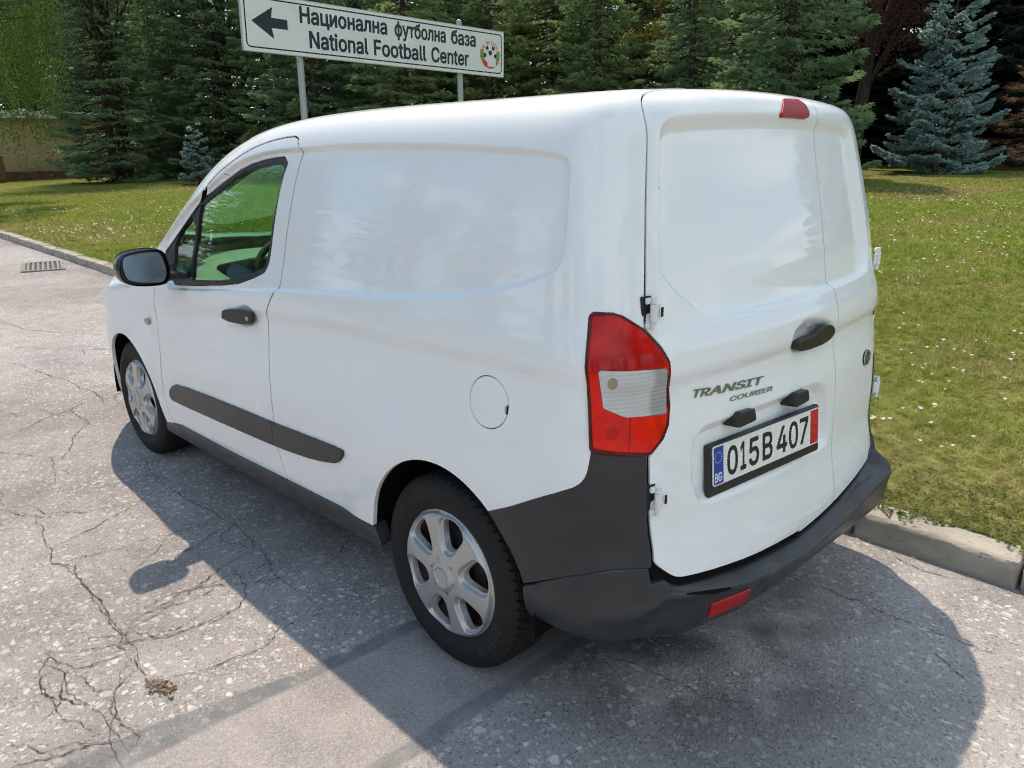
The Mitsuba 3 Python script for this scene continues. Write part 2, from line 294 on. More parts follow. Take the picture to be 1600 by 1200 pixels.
def panel(poly, h=.016, fine=(), off=0., rel=True, skirt=.016, m=None, rr=.0016):
    """a sheet of the van's skin with turned-in rounded edges"""
    m = m or M()
    for g in getattr(poly, 'geoms', [poly]):
        if g.area < 1e-5: continue
        g = sg.polygon.orient(g)
        uv, tri, loops = fill(g, h, fine)
        P, n = surf(uv[:, 0], uv[:, 1], off, rel)
        w = P[tri]; fn = np.cross(w[:, 1]-w[:, 0], w[:, 2]-w[:, 0])
        if (fn*n[tri].mean(1)).sum() < 0: tri = tri[:, ::-1]
        m.add(P, tri, n)
        if not skirt: continue
        for L in loops:
            p, nn = P[L], n[L]; t = np.roll(p, -1, 0)-np.roll(p, 1, 0); out = np.cross(t, nn); out /= np.linalg.norm(out, axis=1, keepdims=True)+1e-12
            # outward = away from the sheet: the sheet lies to the left of the loop in (u, v)
            k = len(L)//2; q = uv[L[k]]; a, b = np.roll(uv[L], -1, 0)[k]-np.roll(uv[L], 1, 0)[k]; probe = q+np.array([b, -a])/np.hypot(a, b)*.002
            pp = surf(probe[:1], probe[1:], off, rel)[0][0]
            if (pp-p[k])@out[k] < 0: out = -out
            rings = [(p, nn), (p-nn*rr*.3+out*rr*.7, nn*.7+out*.7), (p-nn*rr+out*rr, out), (p-nn*skirt+out*rr, out)]
            V = np.vstack([r[0] for r in rings]); N = np.vstack([r[1] for r in rings]); N /= np.linalg.norm(N, axis=1, keepdims=True)+1e-12
            c = len(L); i = np.arange(c); j = (i+1)%c; F = []
            for s in range(3): F += [np.c_[s*c+i, s*c+j, (s+1)*c+j], np.c_[s*c+i, (s+1)*c+j, (s+1)*c+i]]
            F = np.vstack(F); w = V[F]; fn = np.cross(w[:, 1]-w[:, 0], w[:, 2]-w[:, 0])
            if (fn*N[F].mean(1)).sum() < 0: F = F[:, ::-1]
            m.add(V, F, N)
    return m
def zone(line, w): return sg.LineString(line).buffer(w)
# ------------------------------------------------------------------ the van: parts
VAN = 'delivery_van'
tag(VAN, 'white panel van parked against the kerb, seen from its left rear corner', 'van')
def vk(*a): return '__'.join((VAN,)+a)
def vmax(x): return zc(x)+LV*np.pi/2+YC
_roof = np.array([[US-XC+x, vmax(x)] for x in np.r_[np.linspace(3.2, -.3, 60)]])
FRONT_U = US-XC+3.2
def rnd(q, r): return sg.Polygon(q).buffer(-r).buffer(2*r).buffer(-r)
P_lamp, P_clear, P_lampin = rnd(LAMP, .010), rnd(CLEAR, .006), rnd(LAMPIN, .006).buffer(.004)
SHR = .058                                           # the right-hand shutline lies this much further round the corner
def mir(poly): return shapely.transform(poly, lambda q: q*[-1, 1])
def right_uv(poly): return shapely.transform(poly, lambda q: np.c_[-(q[:, 0]+SHR*sst(.30, .62, q[:, 0])), q[:, 1]])
arch_s, farch_s, seam_s = chaikin(ARCH, 2), chaikin(FARCH, 2), chaikin(SEAM, 2)
gap_s = chaikin(GAP, 2)
gap_up = gap_s[gap_s[:, 1] > .512]; gap_low = gap_s[gap_s[:, 1] <= .53]
i_arch = np.argmin(np.abs(arch_s[:, 1]-.419)+1e3*(arch_s[:, 0] > 1.2))
P_full = sg.Polygon(np.vstack([gap_up, seam_s[::-1], arch_s[:i_arch][::-1], SILL[::-1][1:-1], farch_s, [[FRONT_U, .25]], _roof, [[US, 1.40+LV*np.pi/2], [0, 1.40+LV*np.pi/2]]])).buffer(0)
P_trim = sg.Polygon(np.vstack([chaikin(TRIM[::-1], 2), [[.74, .81]], gap_up[(gap_up[:, 1] < .80)], seam_s[::-1], arch_s[:i_arch][::-1][:np.argmax(arch_s[:i_arch][::-1][:, 0] > 1.234)]])).buffer(0).intersection(P_full).difference(P_lamp)
P_door = sg.Polygon(np.vstack([[[2.293, 1.575]], chaikin(DREAR, 1), SILL[[2, 1]], chaikin(DFRONT[::-1], 2), chaikin(DTOP[::-1], 2)[:-1]])).buffer(0)
P_winout, P_winglass, P_quarter = sg.Polygon(chaikin(WINOUT, 1, True)).buffer(.0), sg.Polygon(chaikin(WINGLASS, 1, True)), sg.Polygon(chaikin(QUARTER, 1, True))
_ws = np.array([[u, v+.085] for u, v in chaikin(DTOP, 2) if 2.70 < u < 3.37])
P_wind = sg.Polygon(chaikin(np.vstack([_ws, [[3.47, 1.17], [3.62, 1.30], [US-XC+2.40, vmax(2.40)-.18], [US-XC+2.42, vmax(2.42)], [US-XC+1.40, vmax(1.40)], [US-XC+1.38, vmax(1.38)-.25]]]), 1, True)).buffer(0)
P_wind = P_wind.union(sg.box(US-XC+1.40, 1.70, US-XC+2.42, 2.4).intersection(sg.Polygon(np.vstack([_roof[(_roof[:, 0] > US-XC+1.40) & (_roof[:, 0] < US-XC+2.42)], [[US-XC+1.42, vmax(1.40)-.2], [US-XC+2.38, vmax(2.40)-.15]]])).buffer(0))).buffer(0)
P_wind = max(getattr(P_wind, 'geoms', [P_wind]), key=lambda g: g.area).intersection(P_full)
P_flap = sg.Point(*FLAPC).buffer(1, 24); P_flap = shapely.affinity.scale(P_flap, FLAPR, FLAPR*.985)
P_half = sg.Polygon(np.vstack([gap_s, [[0, 1.80]]]))
P_tail = P_half.buffer(1e-6).union(right_uv(P_half).buffer(1e-6)).buffer(0)
P_taill = P_tail.intersection(sg.box(SPLIT, 0, 2, 3)).difference(grow(P_lamp, .004)); P_tailr = P_tail.intersection(sg.box(-2, 0, SPLIT, 3)).difference(mir(shapely.transform(grow(P_lamp, .004), lambda c: np.c_[1.04-(.93-c[:, 0])*.12, c[:, 1]])))
rz_ = [(zone(chaikin(RECESS, 2, True), .018), .0042), (sg.Point(2.60, .935).buffer(.13), .007), (zone(np.c_[SHX[1:], SH(SHX[1:])], .05).intersection(sg.box(.7, 0, 3.6, 2)), .010),
       (sg.Point(US+.31, .30).buffer(.60).difference(sg.Point(US+.31, .30).buffer(.30)), .011)]
tz_ = [(zone(chaikin(RREC, 2, True), .028), .0048), (P_rw.buffer(.02), .007), (zone(chaikin(PREC, 2, True), .034), .006), (sg.box(-.75, .93, .75, 1.0), .010)]
def edge_free(u, v): return (u < 1e-3) | (u > FRONT_U-1e-3) | (v > vmax(np.clip(u-US+XC, -.3, 3.3))-1e-3) | ((u < US+1e-3) & (v > 1.9))
def depth_roof(u, v, d0=depth):
    d = d0(u, v); au = np.abs(u)
    x = au-US+XC; k = (au > .60) & (x < 1.3) & (v > 1.70)
    if k.any(): d[k] += .007*np.exp(-((v[k]-zc(np.maximum(x[k], XC))-.415)/.012)**2)*(1-sst(.9, 1.25, x[k]))
    return d
depth = depth_roof
_p0 = panel
def panel(poly, *a, free=None, **k):
    if free is None: return _p0(poly, *a, **k)
    m = _p0(poly, *a, **{**k, 'skirt': 0}); mm = M()
    for g in getattr(poly, 'geoms', [poly]):          # skirts only along the cuts, not where the two halves meet
        g = sg.polygon.orient(g)
        for r in [g.exterior, *g.interiors]:
            c = np.asarray(shapely.segmentize(r, .010).coords); ok = ~free(c[:, 0], c[:, 1])
            i = 0
            while i < len(c):
                if not ok[i]: i += 1; continue
                j = i
                while j+1 < len(c) and ok[j+1]: j += 1
                if j-i > 1: ribbon(c[i:j+1], m)
                i = j+1
    return m
def ribbon(c, m, skirt=.016, rr=.0016):
    p, nn = surf(c[:, 0], c[:, 1]); t = np.gradient(p, axis=0); out = np.cross(t, nn); out /= np.linalg.norm(out, axis=1, keepdims=True)+1e-12
    k = len(c)//2; a, b = c[min(k+1, len(c)-1)]-c[k-1]; pr = c[k]+np.array([b, -a])/(np.hypot(a, b)+1e-12)*.003; pp = surf(pr[:1], pr[1:])[0][0]
    if (pp-p[k])@out[k] < 0: out = -out
    V = np.vstack([p, p-nn*rr*.3+out*rr*.7, p-nn*rr+out*rr, p-nn*skirt+out*rr]); N = np.vstack([nn, nn*.7+out*.7, out, out]); N /= np.linalg.norm(N, axis=1, keepdims=True)+1e-12
    n = len(c); i = np.arange(n-1); F = []
    for s in range(3): F += [np.c_[s*n+i, s*n+i+1, (s+1)*n+i+1], np.c_[s*n+i, (s+1)*n+i+1, (s+1)*n+i]]
    F = np.vstack(F); w = V[F]; fn = np.cross(w[:, 1]-w[:, 0], w[:, 2]-w[:, 0])
    if (fn*N[F].mean(1)).sum() < 0: F = F[:, ::-1]
    m.add(V, F, N)
# --- body shell
P_bodyl = P_full.difference(grow(P_lamp, .002)).difference(P_trim).difference(grow(P_door, .0052)).difference(P_wind)
bm = panel(P_bodyl.difference(grow(P_flap, .0030)), .017, rz_, free=edge_free)
P_bodyr = P_full.difference(mir(right_uv(P_half))).difference(grow(shapely.transform(P_lamp, lambda c: np.c_[1.04-(.93-c[:, 0])*.12, c[:, 1]]), .002)).difference(P_trim).difference(grow(P_door, .0052)).difference(P_wind)
br = panel(P_bodyr, .030, (), free=edge_free).mirrored()
body = M(); body.add(*bm.arrays()); body.add(*br.arrays())
x_end = np.array([[FRONT_U, v] for v in np.linspace(.25, vmax(3.2), 60)]); pe, ne = surf(x_end[:, 0], x_end[:, 1])
sec = np.vstack([pe, (pe*[1, -1, 1])[::-1][1:]]); cen = np.array([3.2, 0, .52]); V, N = [], []
for a in np.linspace(0, 1, 12):
    k = math.cos(a*1.5); q = cen+(sec-cen)*[0, k, .25*k+.75*k**.5]; q[:, 0] = 3.2+.13*math.sin(a*1.5); V.append(q)
V = np.array(V); nr, nc = V.shape[:2]; i, j = np.meshgrid(np.arange(nr-1), np.arange(nc-1), indexing='ij'); q = np.stack([i*nc+j, (i+1)*nc+j, (i+1)*nc+j+1, i*nc+j+1], -1).reshape(-1, 4)
body.tri(trimesh.Trimesh(V.reshape(-1, 3), np.vstack([q[:, [0, 1, 2]], q[:, [0, 2, 3]]]), process=False), True)
put(vk('body'), body, 'paint')
# --- doors
dz = P_door.difference(P_winout)
for s, fx in (('', lambda m: m), ('_001', lambda m: m.mirrored())):
    dk = vk('front_door'+s)
    put(dk, fx(panel(grow(dz, -.0046), .016 if not s else .03, rz_[:3] if not s else ())), 'paint')
    put(dk+'__window_frame', fx(panel(grow(P_winout, -.001).difference(P_winglass).difference(P_quarter), .012, off=-.004, skirt=.02)), 'black')
    put(dk+'__window', fx(panel(grow(P_winglass, .008), .03, off=-.012, skirt=0)), 'glass')
    put(dk+'__quarter_window', fx(panel(grow(P_quarter, .008), .03, off=-.012, skirt=0)), 'glass')
    put(dk+'__door_card', fx(panel(grow(dz, -.012), .04, off=-.055, rel=False, skirt=.02)), 'cabin')
    put(dk+'__handle', fx(panel(sg.Polygon(chaikin(HANDLE, 1, True)), .006, off=.014, rel=False, skirt=.016, rr=.003)), 'black')
    put(dk+'__side_moulding', fx(panel(sg.Polygon(chaikin(MOULD, 1, True)).intersection(grow(dz, -.003)), .012, off=.011, skirt=.014, rr=.004)), 'trim')
    put(vk('windshield'+s) if s else vk('windshield'), fx(panel(grow(P_wind, .004), .03, off=-.004, rel=False, skirt=0)), 'glass_clear') if not s else None
    inner = P_full.difference(P_door.buffer(.004)).difference(P_wind.buffer(-.03)).intersection(sg.box(2.05, .85, 3.62, 2.6))
    put(vk('cabin_lining'+s), fx(panel(inner, .035, off=-.035, rel=False, skirt=0)), 'cabin')
wg = panel(grow(P_wind, .004), .03, off=-.004, rel=False, skirt=0); w2 = M(); w2.add(*wg.arrays()); w2.add(*wg.mirrored().arrays()); put(vk('windshield'), w2, 'glass_clear')
kp, kn = surf(np.array([2.525]), np.array([.934]), .015, False)
puttri(vk('front_door', 'key_lock'), cyl(kp[0]-kn[0]*.01, kp[0]+kn[0]*.002, .0085, 20), 'silver')
put(vk('side_moulding'), panel(sg.Polygon(chaikin(MOULD, 1, True)).difference(grow(P_door, .003)), .012, off=.011, skirt=.014, rr=.004), 'trim')
fl = shapely.affinity.scale(P_flap, .965, .965)
notch = sg.Point(FLAPC[0]-.072, FLAPC[1]-.008).buffer(.016)
put(vk('fuel_flap'), panel(fl.difference(notch), .008, skirt=.012), 'paint')
P_lower = sg.Polygon(np.vstack([SILL, SILLBOT[::-1]]))
for s, b in (('', sg.box(0, 0, 2.417, 1)), ('_001', sg.box(2.421, 0, 5, 1))):
    put(vk('sill_trim'+s), panel(P_lower.buffer(.006).intersection(b), .014, off=.012, rel=False, skirt=.05, rr=.006), 'trim')
put(vk('sill_trim_002'), panel(P_lower.buffer(.006), .03, off=.012, rel=False, skirt=.05, rr=.006).mirrored(), 'trim')
# --- tail doors
seal = M(); 
for s, P_, in (('', P_taill), ('_001', P_tailr)):
    put(vk('rear_door'+s), panel(grow(P_, -.0045).difference(zone(gap_s, .0135)), .016, tz_), 'paint')
sl = M(); mr = lambda q: shapely.transform(q, lambda c: c*[-1, 1])
for q in (zone(gap_s, .017), zone([(SPLIT, .37), (SPLIT, 1.81)], .008), right_uv(zone(gap_s, .012)), zone(list(P_door.exterior.coords), .010), zone(list(P_flap.exterior.coords), .007), zone(seam_s, .006)):
    panel(q, .008, off=-.0065 if q.intersects(sg.Point(.75, 1.2)) else -.0040, rel=True, skirt=0, m=sl)
sl.add(*panel(zone(list(P_door.exterior.coords), .010), .02, off=-.0040, skirt=0).mirrored().arrays())
panel(P_lamp.buffer(.006), .02, off=-.004, rel=False, skirt=0, m=sl)
put(vk('door_seal'), sl, 'dark', kind='stuff')
put(vk('rear_door', 'handle'), panel(shapely.affinity.scale(sg.Polygon(chaikin(RHANDLE, 3, True)), .92, .90), .005, off=.013, rel=False, skirt=.022, rr=.003), 'black')
hp, hn = surf(np.array([.03, -.215]), np.array([.975, .985]), 0, False)
put(vk('rear_door', 'brake_light'), panel(sg.Polygon(BRAKE).buffer(-.004).buffer(.004), .006, off=.006, rel=False, skirt=.02, rr=.002), 'red_brake')
for s, u, v in (('', .316, .829), ('_001', .022, .820)):
    p = shapely.affinity.scale(sg.Polygon([(u+.050, v-.012), (u+.042, v+.006), (u+.026, v+.019), (u-.046, v+.016), (u-.052, v-.014), (u+.03, v-.018)]), .84, .84)
    put(vk('rear_door', 'plate_light'+s), panel(p, .006, off=.020, rel=False, skirt=.05, rr=.005), 'black')
# lettering on the tail: metal letters that lie on the skin
def on_skin(mesh, u0, u1, v0, v1, off, rel=True, shear=0.):
    v = np.asarray(mesh.vertices); w, h = v[:, 0].max(), v[:, 1].max(); s = v[:, 0]/w
    uu, vv = u0+(u1-u0)*s-shear*v[:, 1]/h*(1 if u1 < u0 else -1), v0[0]+(v0[1]-v0[0])*s+(v1)*v[:, 1]/h
    P, n = surf(uu, vv, 0, rel); P = P+n*(off+v[:, 2:3]); return trimesh.Trimesh(P, mesh.faces, process=False)
puttri(vk('rear_door', 'lettering'), on_skin(meshkit.text_mesh('TRANSIT', .03, .003, True), .540, .205, (.921, .898), .020, .001, shear=.018), 'badge', 30)
puttri(vk('rear_door', 'lettering_001'), on_skin(meshkit.text_mesh('COURIER', .03, .002, True), .362, .156, (.8815, .870), .0115, .001, shear=.010), 'badge', 30)
ov = shapely.affinity.scale(sg.Point(-.604, .825).buffer(1, 24), .052, .0235)
put(vk('rear_door_001', 'badge'), panel(ov, .006, off=.005, rel=False, skirt=.008, rr=.003), 'gloss_black')
put(vk('rear_door_001', 'badge', 'rim'), panel(ov.difference(shapely.affinity.scale(ov, .93, .88)), .006, off=.0065, rel=False, skirt=.004, rr=.001), 'chrome')
puttri(vk('rear_door_001', 'badge', 'lettering'), on_skin(meshkit.text_mesh('Ford', .02, .001), -.570, -.638, (.817, .817), .018, .005, False, .004), 'chrome', False)
# hinges: two on each tail door, a barrel with knuckles and a leaf
def hinge(s, u, v, side):
    P, n = surf(np.array([u*side, u*side-.02*side]), np.array([v, v]), 0, False); p, n0 = P[0], n[0]; t = P[1]-P[0]; t /= np.linalg.norm(t); up = np.array([0, 0, 1.])
    c = p+n0*.016; m = M()
    m.tri(cyl(c-up*.038, c-up*.023, .0070)); m.tri(cyl(c-up*.021, c+up*.021, .0095)); m.tri(cyl(c+up*.023, c+up*.038, .0070))
    R = np.eye(4); R[:3, 0], R[:3, 1], R[:3, 2] = t, n0, up; m.tri(box(.024, .008, .040, c+t*.012-n0*.008, .003, R)); m.tri(box(.018, .010, .015, c-t*.009-n0*.010+up*.030, .003, R)); m.tri(box(.018, .010, .015, c-t*.009-n0*.010-up*.030, .003, R))
    k = vk('rear_door'+('' if side > 0 else '_001'), 'hinge'+s); put(k, m, 'white')
    if side < 0: return
    b = M(); b.tri(box(.030, .010, .084, p-t*.010-n0*.005, .003, R)); b.tri(box(.006, .006, .024, c+t*.024+n0*.002, .002, R)); put(k+'__bracket', b, 'black')
hinge('', .731, 1.152, 1); hinge('_001', .712, .691, 1); hinge('', .793, 1.147, -1); hinge('_001', .774, .684, -1)
# --- lamps
_lamp0 = (P_lamp, P_lampin, P_clear)
for s, fx in (('', lambda m: m), ('_001', lambda m: m.mirrored())):
    lk = vk('tail_light'+s)
    if s: P_lamp, P_lampin, P_clear = (shapely.transform(q, lambda c: np.c_[1.04-(.93-c[:, 0])*.12, c[:, 1]]) for q in _lamp0)
    put(lk, fx(panel(P_lamp.buffer(-.001), .012, off=.006, rel=False, skirt=.03, rr=.005)), 'red_edge')
    up_, lo_ = P_lampin.difference(P_clear.buffer(.004)).intersection(sg.box(0, 1.026, 2, 2)), None
    lo_ = P_lampin.difference(P_clear.buffer(.004)).difference(up_.buffer(.001)); 
    put(lk+'__upper_lens', fx(panel(up_, .008, off=.011, rel=False, skirt=.006, rr=.0025)), 'red_deep', 'dark red upper lens')
    put(lk+'__lower_lens', fx(panel(lo_, .008, off=.011, rel=False, skirt=.006, rr=.0025)), 'red_bright', 'bright red lower lens')
    put(lk+'__clear_lens', fx(panel(P_clear.buffer(-.001), .008, off=.0112, rel=False, skirt=.006, rr=.0025)), 'lens_clear', 'clear ribbed middle lens')
    if not s:
        put(lk+'__bulb', fx(panel(shapely.affinity.scale(sg.Point(.850, 1.003).buffer(1), .012, .012), .004, off=.0118, rel=False, skirt=.002, rr=.001)), 'amber')
        put(lk+'__lens_ridge', fx(panel(zone([(.802, .835), (.801, .912)], .0014), .006, off=.0125, rel=False, skirt=.004, rr=.001)), 'red_deep')
        put(lk+'__fog_lens', fx(panel(sg.Point(.848, .880).buffer(.016), .006, off=.0118, rel=False, skirt=.003, rr=.001)), 'red_deep')
    put(vk('corner_trim'+s), fx(panel(grow(P_trim, -.002), .014, off=.002, skirt=.02)), 'trim')
ind = shapely.affinity.scale(sg.Point(3.578, .768).buffer(1), .020, .012)
put(vk('side_indicator'), panel(ind, .005, off=.008, rel=False, skirt=.012, rr=.004), 'lens_clear')
# --- rear bumper: a shelf under the tail doors that runs out into the sides
def smooth01(a, b, x): return sst(a, b, x)
us = np.linspace(0, 1.108, 150)
seam_f = lambda u: np.interp(u, seam_s[::-1][:, 0], seam_s[::-1][:, 1]); low = gap_s[gap_s[:, 1] < .512][::-1]
bot_f = lambda u: np.interp(u, low[:, 0], low[:, 1])
PB, DB = base(us, np.full(len(us), .45)); DB = DB*[1, 1, 0]; DB /= np.linalg.norm(DB, axis=1, keepdims=True)
ztop = np.where(us < .722, np.minimum(bot_f(us)-.010, .47), seam_f(us)); w = smooth01(.765, .60, us)
edge_r = .052+.035*np.clip(us/.6, 0, 1.2)**2-.02*sst(.6, .9, us); edge_o = np.interp(us, [0, .35, .49, .62, .72, 1.2], [.052, .052, .036, .020, .013, .012])
def prof(u, wv, zt, e, o_top):
    side = A([[o_top-.02, zt+.004], [o_top, zt], [o_top+.004, zt-.006], [.010, .425], [.013, .41], [.014, .395], [.010, .372], [.002, .342], [-.012, .316], [-.042, .298], [-.10, .29]])
    side[2:, 1] = np.minimum(side[2:, 1], zt-.006)
    rear = A([[-.09, zt+.002], [.0, zt-.002], [e*.55, zt-.010], [e-.006, zt-.016], [e-.001, zt-.019], [e+.001, zt-.025], [e-.004, zt-.050], [e-.012, .318], [e-.024, .288], [e-.048, .264], [-.08, .255]])
    return side*(1-wv)+rear*wv
pb_top = base(us, np.clip(ztop, .2, .6))[0]; otop = ((pb_top-PB)*DB).sum(1)
def bumper_grid(eo):
    q = [prof(u, w[i], ztop[i], eo[i], otop[i]) for i, u in enumerate(us)]
    q = np.stack([np.stack([np.interp(np.linspace(0, 10, 41), np.arange(11), c[:, k]) for k in (0, 1)], 1) for c in q])
    V = PB[:, None]*[1, 1, 0]+DB[:, None]*q[:, :, :1]; V[:, :, 2] = q[:, :, 1]; return V
V = bumper_grid(edge_o); Vf = np.vstack([bumper_grid(edge_r)[::-1]*[1, -1, 1], V[1:]])
yy = Vf[:, :, 1]; dent = .004*np.exp(-((yy-.30)/.05)**2)*(Vf[:, :, 0] < -.70); Vf[:, :, 0] += dent; Vf[:, :, 2] -= .006*np.exp(-((yy-.235)/.03)**2)*(Vf[:, :, 0] < -.72)
Vf[:, :, 2] += .008*np.exp(-((yy+.46)/.12)**2)*(Vf[:, :, 2] > .33)*(Vf[:, :, 0] < -.70)
nr, nc = Vf.shape[:2]; i, j = np.meshgrid(np.arange(nr-1), np.arange(nc-1), indexing='ij'); q = np.stack([i*nc+j, (i+1)*nc+j, (i+1)*nc+j+1, i*nc+j+1], -1).reshape(-1, 4)
bt = trimesh.Trimesh(Vf.reshape(-1, 3), np.vstack([q[:, [0, 1, 2]], q[:, [0, 2, 3]]]), process=False)
puttri(vk('rear_bumper'), bt, 'trim', 40)
def bumper_x(y, z):
    c = V[int(np.argmin(np.abs(V[:, 22, 1]-y)))][16:36]; return float(np.interp(z, c[::-1, 2], c[::-1, 0]))
rp = [(bumper_x(y, z)-.002, y, z, .004) for y in (.352, .42, .488) for z in (.316, .356)]
puttri(vk('rear_bumper', 'reflector'), trimesh.util.concatenate([hullspheres(rp)]), 'reflector', label='red reflector under the left end of the shelf')
puttri(vk('rear_bumper', 'crack'), hullspheres([(*(V[int(np.argmin(np.abs(V[:, 20, 1]-y)))][k]+[0, 0, .002]), r) for y, k, r in ((.575, 15, .002), (.535, 18, .004), (.49, 20, .005), (.43, 20, .004))]), 'dark')
# --- wheels
def lathe_y(prof_, n, th0=0.):
    th = np.linspace(0, 2*np.pi, n, endpoint=False)+th0; p = A(prof_)
    V = np.stack([p[None, :, 1]*np.cos(th)[:, None], np.broadcast_to(p[None, :, 0], (n, len(p))), p[None, :, 1]*np.sin(th)[:, None]], -1)
    i, j = np.meshgrid(np.arange(n), np.arange(len(p)-1), indexing='ij'); a = i*len(p)+j; b = ((i+1)%n)*len(p)+j; q = np.stack([a, b, b+1, a+1], -1).reshape(-1, 4)
    return V, np.vstack([q[:, [0, 2, 1]], q[:, [0, 3, 2]]])
tp = chaikin(A([[-.070, .196], [-.082, .205], [-.0955, .232], [-.0975, .250], [-.092, .274], [-.082, .292], [-.071, .302], [-.055, .3058], [-.03, .3072], [0, .3076]]), 2)
tp = np.vstack([tp[tp[:, 0] < -.072], np.c_[np.linspace(-.071, -.001, 26), np.interp(np.linspace(-.071, -.001, 26), tp[:, 0], tp[:, 1])]]); tp = np.vstack([tp, tp[::-1]*[-1, 1]])
TV_, TF_ = lathe_y(tp, 576)
th = np.arctan2(TV_[..., 2], TV_[..., 0]); yv = TV_[..., 1]; r = np.hypot(TV_[..., 0], TV_[..., 2])
g = np.zeros_like(r)
for y0 in (-.036, -.012, .012, .036): g = np.maximum(g, np.abs(yv-y0) < .0038)
lat = (np.mod(th*64/(2*np.pi)+np.abs(yv)*14+.25*(yv > 0), 1) < .20) & (np.abs(yv) > .010) & (r > .293); g = np.maximum(g, lat*(np.abs(yv) > .040)*1.0+lat*.6*(np.abs(yv) <= .040))
g = np.maximum(g, .35*((np.abs(r-.262) < .0022) | (np.abs(r-.212) < .002)))
k = 1-.006*g/r; TV_[..., 0] *= k; TV_[..., 2] *= k; TV_[..., 1] *= 1-.0*g
tyre_m = M().tri(trimesh.Trimesh(TV_.reshape(-1, 3), TF_, process=False), 35)
# wheel cover: six openings between six broad spokes
wins, allw = [], None
for kk in range(6):
    a0 = math.radians(42+60*kk); a = lambda d: a0+math.radians(d)
    w_ = sg.Polygon(chaikin(A([[r_*math.cos(a(d)), r_*math.sin(a(d))] for r_, d in ((.084, -8), (.084, 8), (.106, 14.5), (.150, 17.5), (.173, 17), (.184, 12), (.187, 0), (.184, -12), (.173, -17), (.150, -17.5), (.106, -14.5))]), 2, True)); wins.append(w_)
allw = so.unary_union(wins)
cov = sg.Point(0, 0).buffer(.2025, 64).difference(allw.buffer(-.0015)); cuv, ctri, cl = fill(cov, .0055, [(zone(list(w_.exterior.coords), .012), .0026) for w_ in wins])
def cover_y(q):
    r_ = np.hypot(q[:, 0], q[:, 1]); shapely.prepare(allw); d = shapely.distance(allw, shapely.points(q)); bd = np.minimum.reduce([shapely.distance(w_.exterior, shapely.points(q)) for w_ in wins]); ins = shapely.contains_xy(allw, q[:, 0], q[:, 1])
    y = .010-.010*(r_/.2)**2-.012*sst(.185, .2025, r_)+.006*sst(.20, .19, r_)
    sd = np.where(ins, bd, -bd); y -= .017*sst(-.0095, .0, sd); y += .006*sst(-.030, -.016, -np.abs(np.minimum(sd, 0)))*0
    y += .008*(1-sst(.038, .052, r_))-.004*(1-sst(.026, .029, r_))
    for kk in range(6):
        aa = math.radians(12+60*kk); y -= .010*(np.hypot(q[:, 0]-.054*math.cos(aa), q[:, 1]-.054*math.sin(aa)) < .0042)
    return y
e = .0008; cy = cover_y(cuv); nx = (cover_y(cuv+[e, 0])-cover_y(cuv-[e, 0]))/(2*e); nz = (cover_y(cuv+[0, e])-cover_y(cuv-[0, e]))/(2*e)
cn = np.stack([-nx, np.ones_like(nx), -nz], -1); cn /= np.linalg.norm(cn, axis=1, keepdims=True)
cvm = M().add(np.stack([cuv[:, 0], cy, cuv[:, 1]], -1), ctri[:, ::-1], cn)
for w_ in wins:                                       # the wall of each opening
    c = np.asarray(shapely.segmentize(w_.buffer(-.0015).exterior, .004).coords)[:-1]; n = len(c); y0 = cover_y(c); ce = c.mean(0); i = np.arange(n); jj = (i+1)%n
    d_ = (ce-c); d_ /= np.linalg.norm(d_, axis=1, keepdims=True); cvm.add(np.vstack([np.stack([c[:, 0], y0, c[:, 1]], -1), np.stack([c[:, 0]+d_[:, 0]*.003, y0-.016, c[:, 1]+d_[:, 1]*.003], -1)]), np.vstack([np.c_[i, jj, n+jj], np.c_[i, n+jj, n+i]]), np.tile(np.stack([d_[:, 0], 0*y0+.3, d_[:, 1]], -1), (2, 1)))
rimp, rimf = lathe_y([[-.05, .0], [-.046, .06], [-.030, .075], [-.034, .12], [-.048, .150], [-.050, .172], [-.02, .186], [-.012, .196], [-.006, .2035], [-.012, .206], [-.03, .200]], 96)
rim_m = M().tri(trimesh.Trimesh(rimp.reshape(-1, 3), rimf, process=False), 40)
em = M().tri(trimesh.creation.annulus(.0245, .0265, .0016, transform=rotm([1, 0, 0], -90) @ trimesh.transformations.translation_matrix([0, 0, 0])), 30)
eo = shapely.affinity.scale(sg.Point(0, 0).buffer(1, 20), .0215, .009); eo = trimesh.creation.extrude_polygon(eo.difference(shapely.affinity.scale(eo, .9, .82)), .0012, engine='earcut'); eo.apply_transform(rotm([1, 0, 0], 90)); eo.apply_transform(rotm([0, 1, 0], 25)); em.tri(eo, False)
d0 = M()
for ch, aa in zip('DUNLOP', np.linspace(-2, 32, 6)):
    t_ = meshkit.text_mesh(ch, .026, .0012, True); v = np.asarray(t_.vertices).copy(); v[:, 0] *= .85; v[:, 0] -= v[:, 0].mean()
    rr_ = .236+v[:, 1]; an = math.radians(205+aa)-0*v[:, 0]; an = math.radians(201+aa)+v[:, 0]/.25; yy_ = np.interp(rr_, tp[:10, 1], -tp[:10, 0])
    d0.tri(trimesh.Trimesh(np.stack([rr_*np.cos(an), yy_+.0002+v[:, 2], rr_*np.sin(an)], -1), t_.faces, process=False), False)
bh = M(); [bh.tri(cyl((.054*math.cos(a), .0, .054*math.sin(a)), (.054*math.cos(a), .0102, .054*math.sin(a)), .0042, 14)) for a in np.radians(12+60*np.arange(6))]
first = {}
